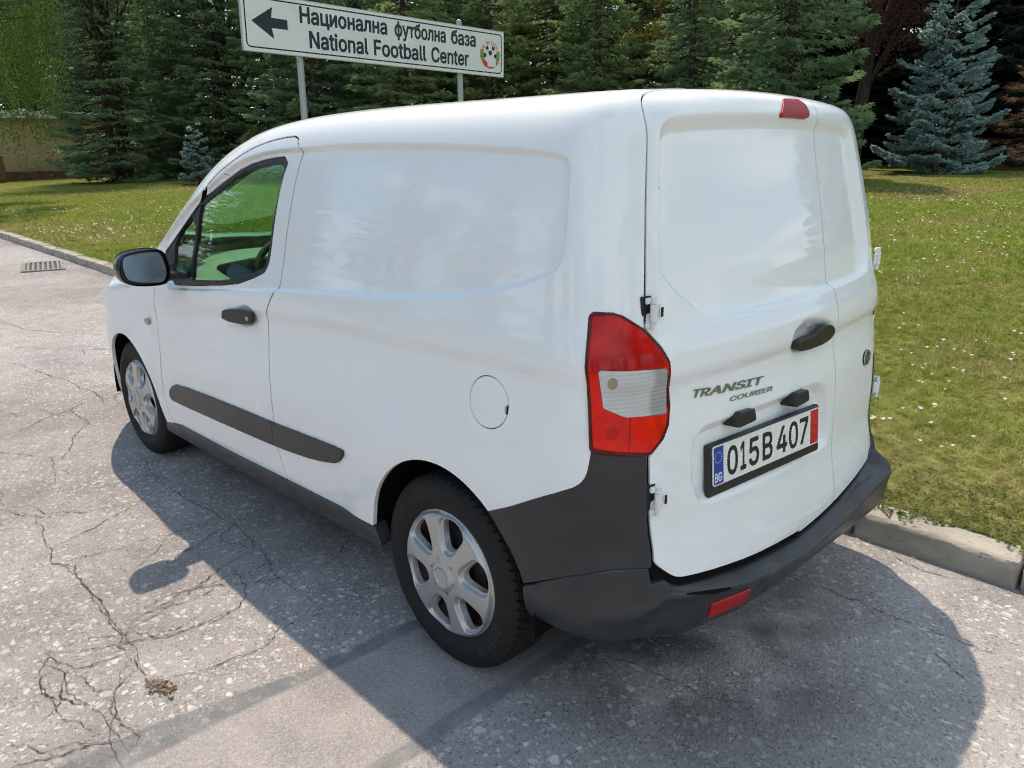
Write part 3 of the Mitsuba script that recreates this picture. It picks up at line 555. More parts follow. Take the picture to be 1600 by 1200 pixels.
for s, x, sd, rot in (('', 0., 1, 0.), ('_001', 2.489, 1, 17.), ('_002', 0., -1, 40.), ('_003', 2.489, -1, 8.)):
    hub = T().translate([x, .7425*sd, .2995]).rotate([0, 0, 1], 0 if sd > 0 else 180).rotate([0, 1, 0], -rot)
    for part, m_, b_, dy in (('tyre', tyre_m, 'rubber', 0), ('wheel_cover', cvm, 'silver', .088), ('rim', rim_m, 'rim', .072), ('hub_badge', em, 'chrome', .1025), ('bolt_hole', bh, 'dark', .088)):
        key = vk('wheel'+s, part); tw = hub.translate([0, dy, 0])
        if part in first: scene[key] = {**first[part], 'to_world': tw}
        else: first[part] = put(key, m_, b_, to_world=tw)
    tag(vk('wheel'+s, 'bolt_hole'), kind='stuff')
    if not s: put(vk('wheel', 'lettering'), d0, 'rubber_letter', to_world=hub)
# wheel housings: a dark half drum with an inner wall
hk = 0
for x in (0., 2.489):
    for sd in (1, -1):
        hs = M(); th = np.linspace(-.12, np.pi+.12, 40); V = np.array([[[x+.372*math.cos(t), sd*yv_, .30+.372*math.sin(t)] for t in th] for yv_ in (.50, .832)]); n = len(th); i = np.arange(n-1)
        hs.tri(trimesh.Trimesh(V.reshape(-1, 3), np.vstack([np.c_[i, i+1, n+i+1], np.c_[i, n+i+1, n+i]]), process=False), True)
        hs.tri(box(.74, .02, .40, (x, sd*.50, .46)), False)
        put(vk('wheel_housing'+(f'_{hk:03d}' if hk else '')), hs, 'dark'); hk += 1
fl_ = M(); fl_.tri(box(3.6, 1.0, .10, (1.2, 0, .27)), False); fl_.tri(box(.50, 1.56, .10, (.66+.58, 0, .30)), False); fl_.tri(box(1.5, 1.56, .10, (1.245, 0, .305)), False); fl_.tri(box(.30, 1.2, .08, (-.46, 0, .34)), False); fl_.tri(box(.5, 1.3, .2, (2.95, 0, .30)), False)
put(vk('underbody'), fl_, 'dark')
# --- cabin
dp = sg.Polygon(chaikin(A([[1.46, .55], [1.44, .74], [1.50, .90], [1.62, .955], [1.80, .975], [2.28, 1.045], [2.36, 1.02], [2.36, .55]]), 2, True)); dm = trimesh.creation.extrude_polygon(dp, 1.46, engine='earcut'); dm.apply_transform(rotm([1, 0, 0], 90)); dm.apply_translation((0, .73, 0))
puttri(vk('dashboard'), dm, 'dash', 35)
puttri(vk('dashboard', 'instrument_hood'), hullspheres([(1.66, .20, .95, .03), (1.66, .58, .95, .03), (1.66, .25, 1.055, .02), (1.66, .54, 1.055, .02), (1.95, .22, 1.0, .02), (1.95, .56, 1.0, .02)]), 'cabin')
sx_ = .27
sw = trimesh.creation.torus(.182, .016, 48, 12); sw.apply_transform(rotm([0, 1, 0], -64)); sw.apply_translation((1.30+sx_, .38, .975)); swm = M().tri(sw, True)
swm.tri(hullspheres([(1.33+sx_, .38, .955, .05), (1.31+sx_, .44, .945, .03), (1.31+sx_, .32, .945, .03)])); swm.tri(cyl((1.32+sx_, .21, .965), (1.32+sx_, .55, .965), .014)); swm.tri(cyl((1.32+sx_, .38, .965), (1.55+sx_, .38, .88), .03))
put(vk('steering_wheel'), swm, 'cabin')
for s, y in (('', .37), ('_001', -.37)):
    m = M(); m.tri(hullspheres([(.72, y-.2, .48, .06), (.72, y+.2, .48, .06), (1.18, y-.2, .50, .06), (1.18, y+.2, .50, .06)])); m.tri(hullspheres([(.76, y-.2, .52, .06), (.76, y+.2, .52, .06), (.66, y-.17, 1.08, .05), (.66, y+.17, 1.08, .05)])); m.tri(hullspheres([(.645, y-.09, 1.20, .045), (.645, y+.09, 1.20, .045), (.64, y-.08, 1.32, .04), (.64, y+.08, 1.32, .04)]))
    put(vk('seat'+s), m, 'cabin')
puttri(vk('bulkhead'), box(.02, 1.44, 1.26, (.54, 0, .93), .006), 'cabin')
# --- wing mirrors
MO = A([[1.121,1.092],[1.105,1.138],[1.071,1.154],[.985,1.159],[.936,1.147],[.923,1.096],[.920,1.057],[.929,1.024],[.955,1.006],[1.055,1.012],[1.101,1.030],[1.119,1.054]])
MG = A([[1.097,1.122],[1.074,1.138],[.967,1.146],[.950,1.132],[.938,1.062],[.952,1.028],[.971,1.020],[1.078,1.034],[1.097,1.060]])
mo = chaikin(MO, 3, True); mo = mo[:: max(1, len(mo)//96)]; mc = np.array([1.02, 1.083]); V = []
for x, s in ((1.628, .90), (1.613, .915), (1.608, .955), (1.609, .985), (1.617, 1.0), (1.64, 1.015), (1.67, 1.0), (1.70, .93), (1.73, .80), (1.752, .60), (1.764, .35), (1.768, .02)):
    q = mc+(mo-mc)*s; V.append(np.c_[np.full(len(q), x)-.06*(q[:, 0]-1.02)*(x > 1.63), q])
V = np.array(V); nr, nc = V.shape[:2]; i, j = np.meshgrid(np.arange(nr-1), np.arange(nc), indexing='ij'); q = np.stack([i*nc+j, i*nc+(j+1)%nc, (i+1)*nc+(j+1)%nc, (i+1)*nc+j], -1).reshape(-1, 4)
mh = trimesh.Trimesh(V.reshape(-1, 3), np.vstack([q[:, [0, 1, 2]], q[:, [0, 2, 3]]]), process=False)
mg = chaikin(MG, 2, True); gt = trimesh.creation.extrude_polygon(sg.Polygon(mg), .004, engine='earcut'); v = np.asarray(gt.vertices).copy(); gt = trimesh.Trimesh(np.stack([1.620-v[:, 2]+.10*(v[:, 0]-1.02)+.11*(v[:, 1]-1.083), v[:, 0], v[:, 1]], -1), gt.faces)
gb = trimesh.creation.extrude_polygon(sg.Polygon(mg).buffer(.012), .004, engine='earcut'); v = np.asarray(gb.vertices).copy(); gb = trimesh.Trimesh(np.stack([1.632-v[:, 2]+.04*(v[:, 0]-1.02), v[:, 0], v[:, 1]], -1), gb.faces)
arm = hullspheres([(1.70, .93, 1.045, .022), (1.72, .845, 1.035, .018), (1.66, .93, 1.035, .020), (1.65, .845, 1.03, .014), (1.78, .845, 1.05, .02)])
for s, fx in (('', lambda m: m), ('_001', lambda m: m.mirrored())):
    k = vk('wing_mirror'+s); hm = M().tri(mh, 50); hm.tri(arm); hm.tri(gb, False); put(k, fx(hm), 'gloss_black'); put(k+'__mirror_glass', fx(M().tri(gt, False)), 'mirror')
# --- number plate, in its own frame: x to the right as read, y up, z towards the reader
pw, pt = .086, .094
ex = np.array([-math.sin(pw), -math.cos(pw), 0]); ez = np.array([-math.cos(pw)*math.cos(pt), math.sin(pw)*math.cos(pt), math.sin(pt)]); ey = np.cross(ez, ex)
PL = np.eye(4); PL[:3, 0], PL[:3, 1], PL[:3, 2] = ex, ey, ez; PL[:3, 3] = np.array([-.650, .172, .7155])+.004*ez
def plate(key, mesh, bsdf, smooth=False, **k): mesh = mesh.copy(); mesh.apply_transform(PL); return puttri(key, mesh, bsdf, smooth, **k)
def ext(poly, z, h): t = trimesh.creation.extrude_polygon(poly, h, engine='earcut'); t.apply_translation((0, 0, z)); return t
def rbox(x0, y0, x1, y1, r): return sg.box(x0+r, y0+r, x1-r, y1-r).buffer(r, 6)
pk = vk('rear_door', 'number_plate')
fm = box(.545, .148, .020, (0, -.012, -.006), .008); plate(pk+'__frame', fm, 'black', 30)
plate(pk, trimesh.util.concatenate([ext(rbox(-.214, -.053, .214, .053, .001), .005, .003)]), 'plate_white')
plate(pk+'__blue_band', ext(rbox(-.259, -.054, -.214, .054, .006), .005, .003), 'plate_blue'); plate(pk+'__red_band', ext(rbox(.214, -.054, .259, .054, .006), .005, .003), 'plate_red')
rimp_ = rbox(-.260, -.055, .260, .055, .008); plate(pk+'__rim', ext(rimp_.difference(rimp_.buffer(-.0025)), .005, .004), 'plate_white')
def text_at(s, x0, x1, y0, h, z, d=.001, bold=True):
    t = meshkit.text_mesh(s, h, d, bold); v = np.asarray(t.vertices).copy(); v[:, 0] -= v[:, 0].min(); v[:, 0] *= (x1-x0)/v[:, 0].max(); return trimesh.Trimesh(v+[x0, y0, z], t.faces, process=False)
dig = [text_at(c, x, x+w_, -.0385, .077, .0075) for c, x, w_ in (('0', -.198, .048), ('1', -.139, .028), ('5', -.098, .048), ('B', -.034, .050), ('4', .036, .054), ('0', .099, .048), ('7', .156, .046))]
plate(pk+'__lettering', trimesh.util.concatenate(dig), 'ink')
stars = [trimesh.creation.cylinder(.0016, .001, sections=8, transform=trimesh.transformations.translation_matrix([-.2365+.0145*math.cos(t), .022+.0145*math.sin(t), .0085])) for t in np.linspace(0, 2*np.pi, 12, endpoint=False)]
plate(pk+'__blue_band__lettering', trimesh.util.concatenate([text_at('BG', -.252, -.221, -.045, .024, .0075)]+stars), 'white')
plate(pk+'__red_band__lettering', trimesh.util.concatenate([text_at('27', .222, .251, -.046, .024, .0075, .0006, False), ext(sg.box(.222, .002, .250, .0045), .0075, .0006)]), 'plate_redline')
# ------------------------------------------------------------------ road, kerb, lawn
_kx, _ky = [-60, -1.2, -.5, 9.1, 15.7, 40, 130], [.80, -.865, -.875, -1.18, -1.33, -1.9, -4.2]
_ky[0] = -.865+58.8*.028*0
def kerb_y(x): return np.interp(x, _kx, [-.865, *_ky[1:]])
def chips(x, y, n, lo, keep, big):
    d1, d2, r = voronoi(x*n, y*n)
    return smoothstep(lo, lo+.09, d2-d1)*smoothstep(big, big-.08, d1)*dr.select(r > keep, 1., 0.), r
def road_fn(p, n, uv):
    x, y = p.x, p.y
    wx, wy = x+.012*noise(x*45, y*45, 3), y+.012*noise(x*45, y*45, 7)
    strip = dr.select((x > -.235) & (x < .20+.087*(y-.81)) & (y > -.80), 1., 0.)
    mott = fbm(x*.9+4, y*.9, 0, 4)
    a, ra = chips(wx, wy*1.15, 46., .28, .74, .48)
    a2, _ = chips(wx+.37*wy, wy, 88., .24, .76, .46)
    b, rb = chips(wx, wy, 125., .20, .66, .50)
    fine = cell_rand(x*420, y*420, 0)
    base = mi.Color3f(.295, .280, .280)*(.74+.40*mott)*(.82+.36*fine)*(.88+.24*noise(x*11, y*11, 1))
    warm = mix((.97, .99, 1.03), (1.05, 1.0, .96), fbm(x*.6+9, y*.6+2, 5))
    stone = mix((.40, .39, .38), (.66, .645, .62), cell_rand(dr.floor(ra*977), 3, 1))
    sparse = .55+.45*smoothstep(.35, .55, fbm(x*2.2, y*2.2, 9))
    a0, r0 = chips(wx+.21, wy*1.1-.4, 27., .30, .86, .46); c = mix(base*warm, stone, dr.clip(dr.maximum(a, a0)*.72*(1-.80*strip)*sparse, 0, 1)); c = mix(c, stone*.92, a2*.55*(1-.7*strip)*sparse); c = mix(c, mi.Color3f(.42, .415, .405), b*.45)
    pit, _ = chips(wx+.7, wy+.2, 80., .20, .80, .42); c = c*(1-.34*pit*(1-.6*strip))
    e1 = dr.abs(x-(.222+.087*(y-.81))+.014*(noise(y*9, 1, 0)-.5)); e2 = dr.abs(x+.222+.012*(noise(y*8, 5, 0)-.5))
    w1 = .024+.035*smoothstep(1.15, 1.75, y)
    tar = dr.maximum(smoothstep(w1+.016, w1-.006, e1), smoothstep(.040, .018, e2)*.9)*dr.select(y > -.8, 1., 0.)
    c = mix(c, mi.Color3f(.135, .145, .155)*(.8+.4*fine)*(.8+.4*mott), dr.clip(tar*(.42+.5*noise(x*22, y*22, 4)), 0, 1))
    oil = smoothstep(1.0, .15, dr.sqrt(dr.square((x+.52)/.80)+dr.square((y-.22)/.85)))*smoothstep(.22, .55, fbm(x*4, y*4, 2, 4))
    old = smoothstep(.42, .68, fbm(x*1.7+20, y*1.7, 11, 4))*.30
    gut = smoothstep(.42, .02, y-(-.875-.031*(x+.5)))*.35*noise(x*5, y*7, 8)
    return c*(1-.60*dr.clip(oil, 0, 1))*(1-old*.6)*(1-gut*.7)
def road_bump(p, n, uv):
    x, y = p.x, p.y
    d1, d2, r = voronoi(x*62, y*62)
    return .0022*smoothstep(.05, .4, d2-d1)*(.3+.7*r)+.0016*noise(x*190, y*190, 0)+.004*noise(x*7, y*7, 2)
mat('road', two({'type': 'bumpmap', 'arbitrary': {**proc(road_bump, 1.5e-3)}, 'scale': 1.0, 'bsdf': {'type': 'principled', 'base_color': proc(road_fn), 'roughness': .82, 'specular': .35}}))
xs = np.r_[np.linspace(-60, -2, 12), np.linspace(-1.5, 40, 60), 70, 130]
V = np.vstack([np.c_[xs, kerb_y(xs)-.05, 0*xs], np.c_[xs, 0*xs+7.2, 0*xs]]); n = len(xs); i = np.arange(n-1)
put('road', M().tri(trimesh.Trimesh(V, np.vstack([np.c_[i, i+1, n+i+1], np.c_[i, n+i+1, n+i]]), process=False), True), 'road', kind='structure')
def crack_fn(p, n, uv): return mix((.045, .041, .038), (.14, .13, .125), smoothstep(.35, .75, noise(p.x*90, p.y*90, 0)))
mat('crack', prin(proc(crack_fn), .9, 0, .1))
CRACKS = [[[2.25,1.57],[2.07,1.48],[1.88,1.5],[1.66,1.52],[1.54,1.54],[1.46,1.5],[1.31,1.5],[1.13,1.51],[1.04,1.52],[0.95,1.51],[0.89,1.51],[0.82,1.51],[0.75,1.51],[0.65,1.53],[0.6,1.54]],[[2.25,1.57],[2.12,1.52],[2.02,1.47],[1.97,1.36],[1.91,1.27]],[[1.68,1.51],[1.7,1.45],[1.74,1.34],[1.82,1.2],[1.9,1.07],[1.95,0.98]],[[1.56,1.55],[1.45,1.51],[1.25,1.51],[1.1,1.5],[0.97,1.52],[0.84,1.51],[0.75,1.52]],[[0.88,1.49],[0.94,1.43],[0.95,1.38],[0.97,1.26],[1.02,1.14],[1.06,1.05],[1.09,0.94]],[[2.59,0.85],[2.13,0.94],[1.82,0.94],[1.59,0.91],[1.37,0.9],[1.17,0.9],[1.08,0.93],[0.85,0.97],[0.66,0.97],[0.46,0.97]],[[0.75,1.52],[0.75,1.6],[0.78,1.68],[0.85,1.7],[0.93,1.72]],[[0.78,1.69],[0.72,1.73],[0.67,1.75],[0.61,1.74],[0.55,1.71]],[[0.56,1.64],[0.48,1.66],[0.4,1.66],[0.34,1.65],[0.3,1.69]],[[0.72,1.53],[0.64,1.54],[0.58,1.54]],[[5.24,0.93],[5.02,0.85],[4.71,0.8],[4.42,0.75],[4.22,0.72],[3.82,0.68],[3.38,0.72]],[[3.3,1.35],[3.37,1.2],[3.52,1.03],[3.57,0.91],[3.7,0.76],[3.77,0.58]],[[3.57,0.91],[3.37,0.91],[3.23,0.9],[3.11,0.97]],[[7.03,0.55],[6.37,0.49],[6.02,0.32],[5.91,0.04],[5.65,-0.03]],[[8.86,0.03],[8.93,-0.33],[9.04,-0.54],[8.98,-0.8],[9.09,-1.11]],[[5.84,0.8],[5.48,0.61],[5.37,0.35],[4.96,0.19]],[[-0.42,-0.35],[-0.53,-0.37],[-0.67,-0.38],[-0.78,-0.39],[-0.9,-0.38],[-0.99,-0.39],[-1.12,-0.39],[-1.27,-0.4]],[[-1.03,-0.29],[-1.15,-0.2],[-1.21,-0.17]],[[-0.19,0.54],[-0.44,0.43],[-0.66,0.42],[-0.78,0.34]],[[1.04,0.41],[0.87,0.65],[0.78,0.77],[0.76,0.89]],[[1.52,1.06],[1.41,1.18],[1.26,1.32]],[[3.89,1.22],[3.66,1.17],[3.71,1.05],[3.46,0.97]],[[-0.62,-0.84],[-0.79,-0.79],[-0.97,-0.78]]]
rng = np.random.default_rng(5); _g = np.random.default_rng(31)
for _ in range(30):                                   # the finer branches of the network
    a = CRACKS[_g.integers(0, 16)]; p = np.array(a[_g.integers(0, len(a))]); t = _g.random()*6.28; q = [p.copy()]
    for _k in range(_g.integers(3, 7)): t += _g.normal(0, .45); p = p+_g.uniform(.06, .16)*(1+.12*max(p[0], 0))*np.array([math.cos(t), math.sin(t)]); q.append(p.copy())
    CRACKS.append([list(c) for c in q])
def jag(pts, step=.011, amp=.016):
    p = A(pts); L = np.r_[0, np.cumsum(np.hypot(*np.diff(p, axis=0).T))]; s = np.arange(0, L[-1], step); q = np.c_[np.interp(s, L, p[:, 0]), np.interp(s, L, p[:, 1])]
    w = rng.normal(0, 1, (len(s)+8, 2)); w = np.stack([np.convolve(w[:, k], np.ones(9)/9, 'valid') for k in (0, 1)], 1); b = np.repeat(rng.normal(0, 1, (len(s)//6+2, 2)), 6, 0)[:len(s)]
    return q+amp*w*1.1+amp*.18*b, s/L[-1]
for k, c in enumerate(CRACKS):
    q, s = jag(c)
    if len(q) < 4: continue
    t = np.gradient(q, axis=0); nrm = np.c_[-t[:, 1], t[:, 0]]/(np.hypot(*t.T)[:, None]+1e-9)
    wd = (.0016+.0058*rng.random(len(q))**2.2*(.5+np.convolve(rng.random(len(q)+10), np.ones(11)/11, 'valid')))*np.sin(np.pi*np.clip(s, .03, .97))**.5*(.8 if k > 15 else .95)*(1+.16*np.clip(q[:, 0]-2, 0, 8))
    V = np.vstack([np.c_[q+nrm*wd[:, None]*.5, 0*s+.0035], np.c_[q-nrm*wd[:, None]*.5, 0*s+.0035]]); n = len(q); i = np.arange(n-1)
    puttri('road__crack'+(f'_{k:03d}' if k else ''), trimesh.Trimesh(V, np.vstack([np.c_[i, n+i, n+i+1], np.c_[i, n+i+1, i+1]]), process=False), 'crack', True)
mat('earth', prin(proc(lambda p, n, uv: mix((.07, .045, .03), (.24, .17, .11), noise(p.x*130, p.y*130, 0))), .95, 0, .1)); mat('gravel', prin(proc(lambda p, n, uv: mix((.12, .09, .065), (.42, .35, .28), cell_rand(p.x*70, p.y*70, p.z*40))), .9, 0, .2))
th = np.linspace(0, 2*np.pi, 40, endpoint=False); rr = .42+.10*np.random.default_rng(3).random(40)+.28*np.array([meshkit.noise(np.array([math.cos(t)*2.2, math.sin(t)*2.2, .3])) for t in th])
sq = lambda c: np.sign(c)*np.abs(c)**.6
hole = np.c_[.503+.070*rr*sq(np.cos(th)), 1.526+.030*rr*sq(np.sin(th))*1.2+.022*np.cos(th), 0*th+.0055]; V = np.vstack([hole, [[.505, 1.525, .005]]]); i = np.arange(40)
puttri('road__pothole', trimesh.Trimesh(V, np.c_[i, (i+1)%40, 0*i+40], process=False), 'earth', True, label='small pothole filled with brown gravel')
gm = M()
for _ in range(230):
    a, r0 = rng.random()*6.28, rng.random()**.5; s = rng.uniform(.002, .0045); t = trimesh.creation.icosphere(0, s); t.apply_transform(np.diag([1.3, 1, .7, 1])); t.apply_transform(trimesh.transformations.random_rotation_matrix(rng.random(3))); t.apply_translation((.498+.066*r0*math.cos(a)*(1+.3*math.sin(3*a)), 1.528+.027*r0*math.sin(a)*(1+.3*math.cos(4*a))+.010*math.cos(a), .006+s*.3)); gm.tri(t, False)
put('road__pothole__gravel', gm, 'gravel', kind='stuff')
# kerb of concrete blocks
def conc_fn(p, n, uv):
    x, y, z = p.x, p.y, p.z
    pit = smoothstep(.80, .86, noise(x*110, y*110, z*110)); st = fbm(x*5, y*5, z*9, 4)
    return mix(mi.Color3f(.33, .305, .27)*(.55+.80*st), mi.Color3f(.10, .09, .08), dr.clip(pit*.45+smoothstep(.55, .75, fbm(x*2.2+3, y*3, z*4, 4))*.5, 0, 1))
mat('concrete', two({'type': 'bumpmap', 'arbitrary': proc(lambda p, n, uv: .004*fbm(p.x*60, p.y*60, p.z*60)+.003*noise(p.x*14, p.y*14, p.z*14)), 'scale': 1.0, 'bsdf': {'type': 'principled', 'base_color': proc(conc_fn), 'roughness': .9, 'specular': .2}}))
kvar = []
for k in range(4):
    v, f = trimesh.remesh.subdivide_to_size(*[getattr(trimesh.creation.box((.590, .16, .26)), q) for q in ('vertices', 'faces')], .030)
    sm = trimesh.Trimesh(v, f, process=True); v = np.asarray(sm.vertices).copy(); h = np.array([.295, .08, .13]); e = np.abs(v)/h
    near = np.sort(h-np.abs(v), axis=1); edge = np.exp(-(near[:, 1]/.012)**2); w_ = meshkit.fbm(v*[11, 20, 20]+k*9, 3)
    v -= np.sign(v)*(np.abs(v) > h-.02)*(edge*(.004+.022*np.clip(w_-.45, 0, 1)))[:, None]; v += .0035*(np.stack([meshkit.noise(v*26+q*7+k*13) for q in range(3)], 1)-.5)
    kvar.append({'type': 'ply', 'filename': meshkit.write_ply(trimesh.Trimesh(v, sm.faces, process=False), 50), 'face_normals': False, 'bsdf': {'type': 'ref', 'id': 'mat_concrete'}})
labels['kerb'] = {'kind': 'structure'}
x = -4.73; k = 0
while x < 36:
    yk = float(kerb_y(x+.3)); a = math.degrees(math.atan2(float(kerb_y(x+.6)-kerb_y(x)), .6))
    scene['kerb__block'+(f'_{k:03d}' if k else '')] = {**kvar[(k*7) % 4], 'to_world': T().translate([x+.30, yk-.08+rng.normal(0, .004), .105-.13+rng.normal(0, .003)]).rotate([0, 0, 1], a+rng.normal(0, .4)).rotate([1, 0, 0], rng.normal(0, .5))}
    x += .60; k += 1
fk = M(); [fk.tri(box(.593, .16, .26, (xx, float(kerb_y(xx))-.08, -.025), .012)) for xx in np.arange(36.3, 90, .6)]; put('kerb__far_block', fk, 'concrete', kind='stuff')
# lawns: one either side of the road
def lawn_z(x, y):
    d = np.clip(kerb_y(x)-y-1.2, 0, None); e = np.clip(y-8.5, 0, None)
    return .085+.027*np.minimum(d, 60)+.02*np.minimum(e, 60)+.030*(meshkit.fbm(np.stack([x*.5, y*.5, x*0], -1), 3, 2)-.5)*np.clip((d+e)/1.0, .25, 1)+.012*(meshkit.noise(np.stack([x*4, y*4, x*0], -1), 5)-.5)
def patch(x, y, k=0): return fbm(x*.55+3*k, y*.55, 2+k, 4)
def lawn_fn(p, n, uv):
    x, y = p.x, p.y
    dry = smoothstep(.44, .62, fbm(x*.42+7, y*.42+1, 3, 4)+.10*(noise(x*3.1, y*3.1, 1)-.5))
    f = noise(x*26, y*26, 0); g = noise(x*85, y*85, 2)
    green = mix((.10, .13, .026), (.26, .295, .072), f*.6+g*.4)
    straw = mix((.150, .125, .048), (.340, .280, .130), f*.5+g*.5)
    c = mix(green, straw, dry*.60)*(.55+.75*noise(x*17, y*17, 5))
    bare = smoothstep(.62, .72, fbm(x*1.3+11, y*1.3+5, 6, 4))
    c = mix(c, mix((.16, .115, .07), (.25, .18, .115), g), bare*.5)
    fl = smoothstep(.80, .86, noise(x*16, y*16, 9))*smoothstep(.45, .6, fbm(x*.35, y*.35, 12, 3))*smoothstep(-11., -16., y)*0
    return c*(.85+.3*fbm(x*.2, y*.2, 20, 3))
mat('lawn', two({'type': 'bumpmap', 'arbitrary': proc(lambda p, n, uv: .02*noise(p.x*30, p.y*30, 0)+.012*noise(p.x*80, p.y*80, 1), 4e-3), 'scale': 1.0, 'bsdf': {'type': 'diffuse', 'reflectance': proc(lawn_fn)}}))
def lawn(key, ys_fn):
    xs = np.r_[-300, -150, -80, np.arange(-40, -6, 2.), np.arange(-6, 16, .25), np.arange(16, 60, 1.), 80, 120, 200, 400]; t = np.r_[0, .02, .06, np.arange(.15, 9, .22), np.arange(9, 40, 1.), 50, 70, 110, 200, 400]
    X, Tt = np.meshgrid(xs, t, indexing='ij'); Y = ys_fn(X, Tt); Z = lawn_z(X, Y); a, b = X.shape; i, j = np.meshgrid(np.arange(a-1), np.arange(b-1), indexing='ij'); q = np.stack([i*b+j, (i+1)*b+j, (i+1)*b+j+1, i*b+j+1], -1).reshape(-1, 4)
    m = trimesh.Trimesh(np.stack([X, Y, Z], -1).reshape(-1, 3), np.vstack([q[:, [0, 1, 2]], q[:, [0, 2, 3]]]), process=False)
    if m.face_normals[:, 2].mean() < 0: m.invert()
    puttri(key, m, 'lawn', True, kind='structure')
lawn('lawn', lambda X, t: kerb_y(X)-.145-t); lawn('lawn_001', lambda X, t: 7.35+t)
fk = box(190, .16, .26, (35, 7.28, -.03), .012); puttri('kerb_001', fk, 'concrete', kind='structure')
# grass blades, thinning with distance
mat('grass_green', {'type': 'principledthin', 'base_color': proc(lambda p, n, uv: mix((.10, .155, .024), (.29, .36, .08), noise(p.x*21, p.y*21, 0))), 'roughness': .6, 'diff_trans': .7, 'spec_trans': 0.})
mat('grass_dry', {'type': 'principledthin', 'base_color': proc(lambda p, n, uv: mix((.17, .14, .06), (.42, .36, .19), noise(p.x*21, p.y*21, 0))), 'roughness': .7, 'diff_trans': .6, 'spec_trans': 0.})
ex_, ey_ = -1.6, 2.1
def scatter(n, r0, r1, a0, a1, seed):
    g_ = np.random.default_rng(seed); r = r0*(r1/r0)**g_.random(n); a = np.radians(g_.uniform(a0, a1, n)); return ex_+r*np.cos(a), ey_+r*np.sin(a), r, g_
def blades(n, a0, a1, seed, r1, r0=3.2):
    x, y, r, g_ = scatter(n, r0, r1, a0, a1, seed); k = (kerb_y(x)-y > .085+.07*meshkit.noise(np.stack([x*5, 0*x, 0*x], -1), 6)) & (r > 3.2); x, y, r = x[k], y[k], r[k]; n = len(x)
    dry = np.clip((meshkit.fbm(np.stack([x*.42+7, y*.42+1, 0*x+3], -1), 4)-.46)/.16, 0, 1)
    isdry = g_.random(n) < .10+.50*dry
    h = (.022+.042*g_.random(n)**1.9)*np.clip(r/7, .9, 1.5)*(.6+.8*meshkit.noise(np.stack([x*1.7, y*1.7, 0*x], -1), 3)); w = .0038*np.clip(r/5, 1, 4)
    az = g_.random(n)*2*np.pi; lean = g_.uniform(.5, 2.2, n); dx, dy = np.cos(az), np.sin(az); px_, py_ = -dy*w/2, dx*w/2; z = lawn_z(x, y)-.008
    P = np.stack([np.stack([x-px_, y-py_, z], -1), np.stack([x+px_, y+py_, z], -1), np.stack([x+dx*h*lean*.35+px_*.8, y+dy*h*lean*.35+py_*.8, z+h*.62], -1), np.stack([x+dx*h*lean*.35-px_*.8, y+dy*h*lean*.35-py_*.8, z+h*.62], -1), np.stack([x+dx*h*lean, y+dy*h*lean, z+h*(1-.30*lean)], -1)], 1)
    F = np.array([[0, 1, 2], [0, 2, 3], [3, 2, 4]]); out = []
    nrm = np.stack([-dx*.3, -dy*.3, 0*dx+1], -1); nrm /= np.linalg.norm(nrm, axis=1, keepdims=True)
    for sel in (~isdry, isdry):
        Q = P[sel]; m = len(Q); out.append((Q.reshape(-1, 3), (F[None]+np.arange(m)[:, None, None]*5).reshape(-1, 3), np.repeat(nrm[sel], 5, 0)))
    return out
gg, gd = M(), M()
for q in (blades(280000, -97, -60, 1, 26.), blades(60000, -60, -24, 2, 30., 9.), blades(70000, -24, -9, 3, 34., 9.)): gg.add(*q[0]); gd.add(*q[1])
put('grass', gg, 'grass_green', 'short green grass blades of the lawn', 'grass', kind='stuff'); put('dry_grass', gd, 'grass_dry', 'yellow dry grass blades scattered through the lawn', 'grass', kind='stuff')
# low creeping weeds along the kerb
g_ = np.random.default_rng(12); n = 11000; x = g_.uniform(-3.5, 3.0, n); t = g_.random(n)**1.8*.55; edge = .135-.125*np.clip(meshkit.noise(np.stack([x*4.3, 0*x, 0*x], -1), 4)*2.2-.65, 0, 1)*g_.random(n); y = kerb_y(x)-edge-t
keep = meshkit.noise(np.stack([x*2.3, y*2.3, 0*x], -1), 8) > .26; x, y, t = x[keep], y[keep], t[keep]; n = len(x)
on_k = kerb_y(x)-y < .15; z = np.where(on_k, .108, lawn_z(x, y))+g_.random(n)*np.where(on_k, .012, .035)
az = g_.random(n)*6.283; s = g_.uniform(.006, .013, n); ti = g_.uniform(-.5, .5, (n, 2)); ux = np.stack([np.cos(az), np.sin(az), ti[:, 0]], -1); uy = np.stack([-np.sin(az), np.cos(az), ti[:, 1]], -1); c = np.stack([x, y, z], -1)
P = np.stack([c-ux*s[:, None]*1.2, c+uy*s[:, None]*.55, c+ux*s[:, None]*1.2, c-uy*s[:, None]*.55], 1).reshape(-1, 3); F = (np.array([[0, 1, 2], [0, 2, 3]])[None]+np.arange(n)[:, None, None]*4).reshape(-1, 3); N = np.cross(ux, uy); N /= np.linalg.norm(N, axis=1, keepdims=True)
mat('weed', {'type': 'principledthin', 'base_color': proc(lambda p, n, uv: mix((.06, .10, .025), (.15, .17, .06), noise(p.x*60, p.y*60, 0))), 'roughness': .55, 'diff_trans': .6, 'spec_trans': 0.})
put('creeping_weed', M().add(P, F, np.repeat(N, 4, 0)), 'weed', 'small leaved weeds creeping from the lawn over the kerb', 'weed', kind='stuff')
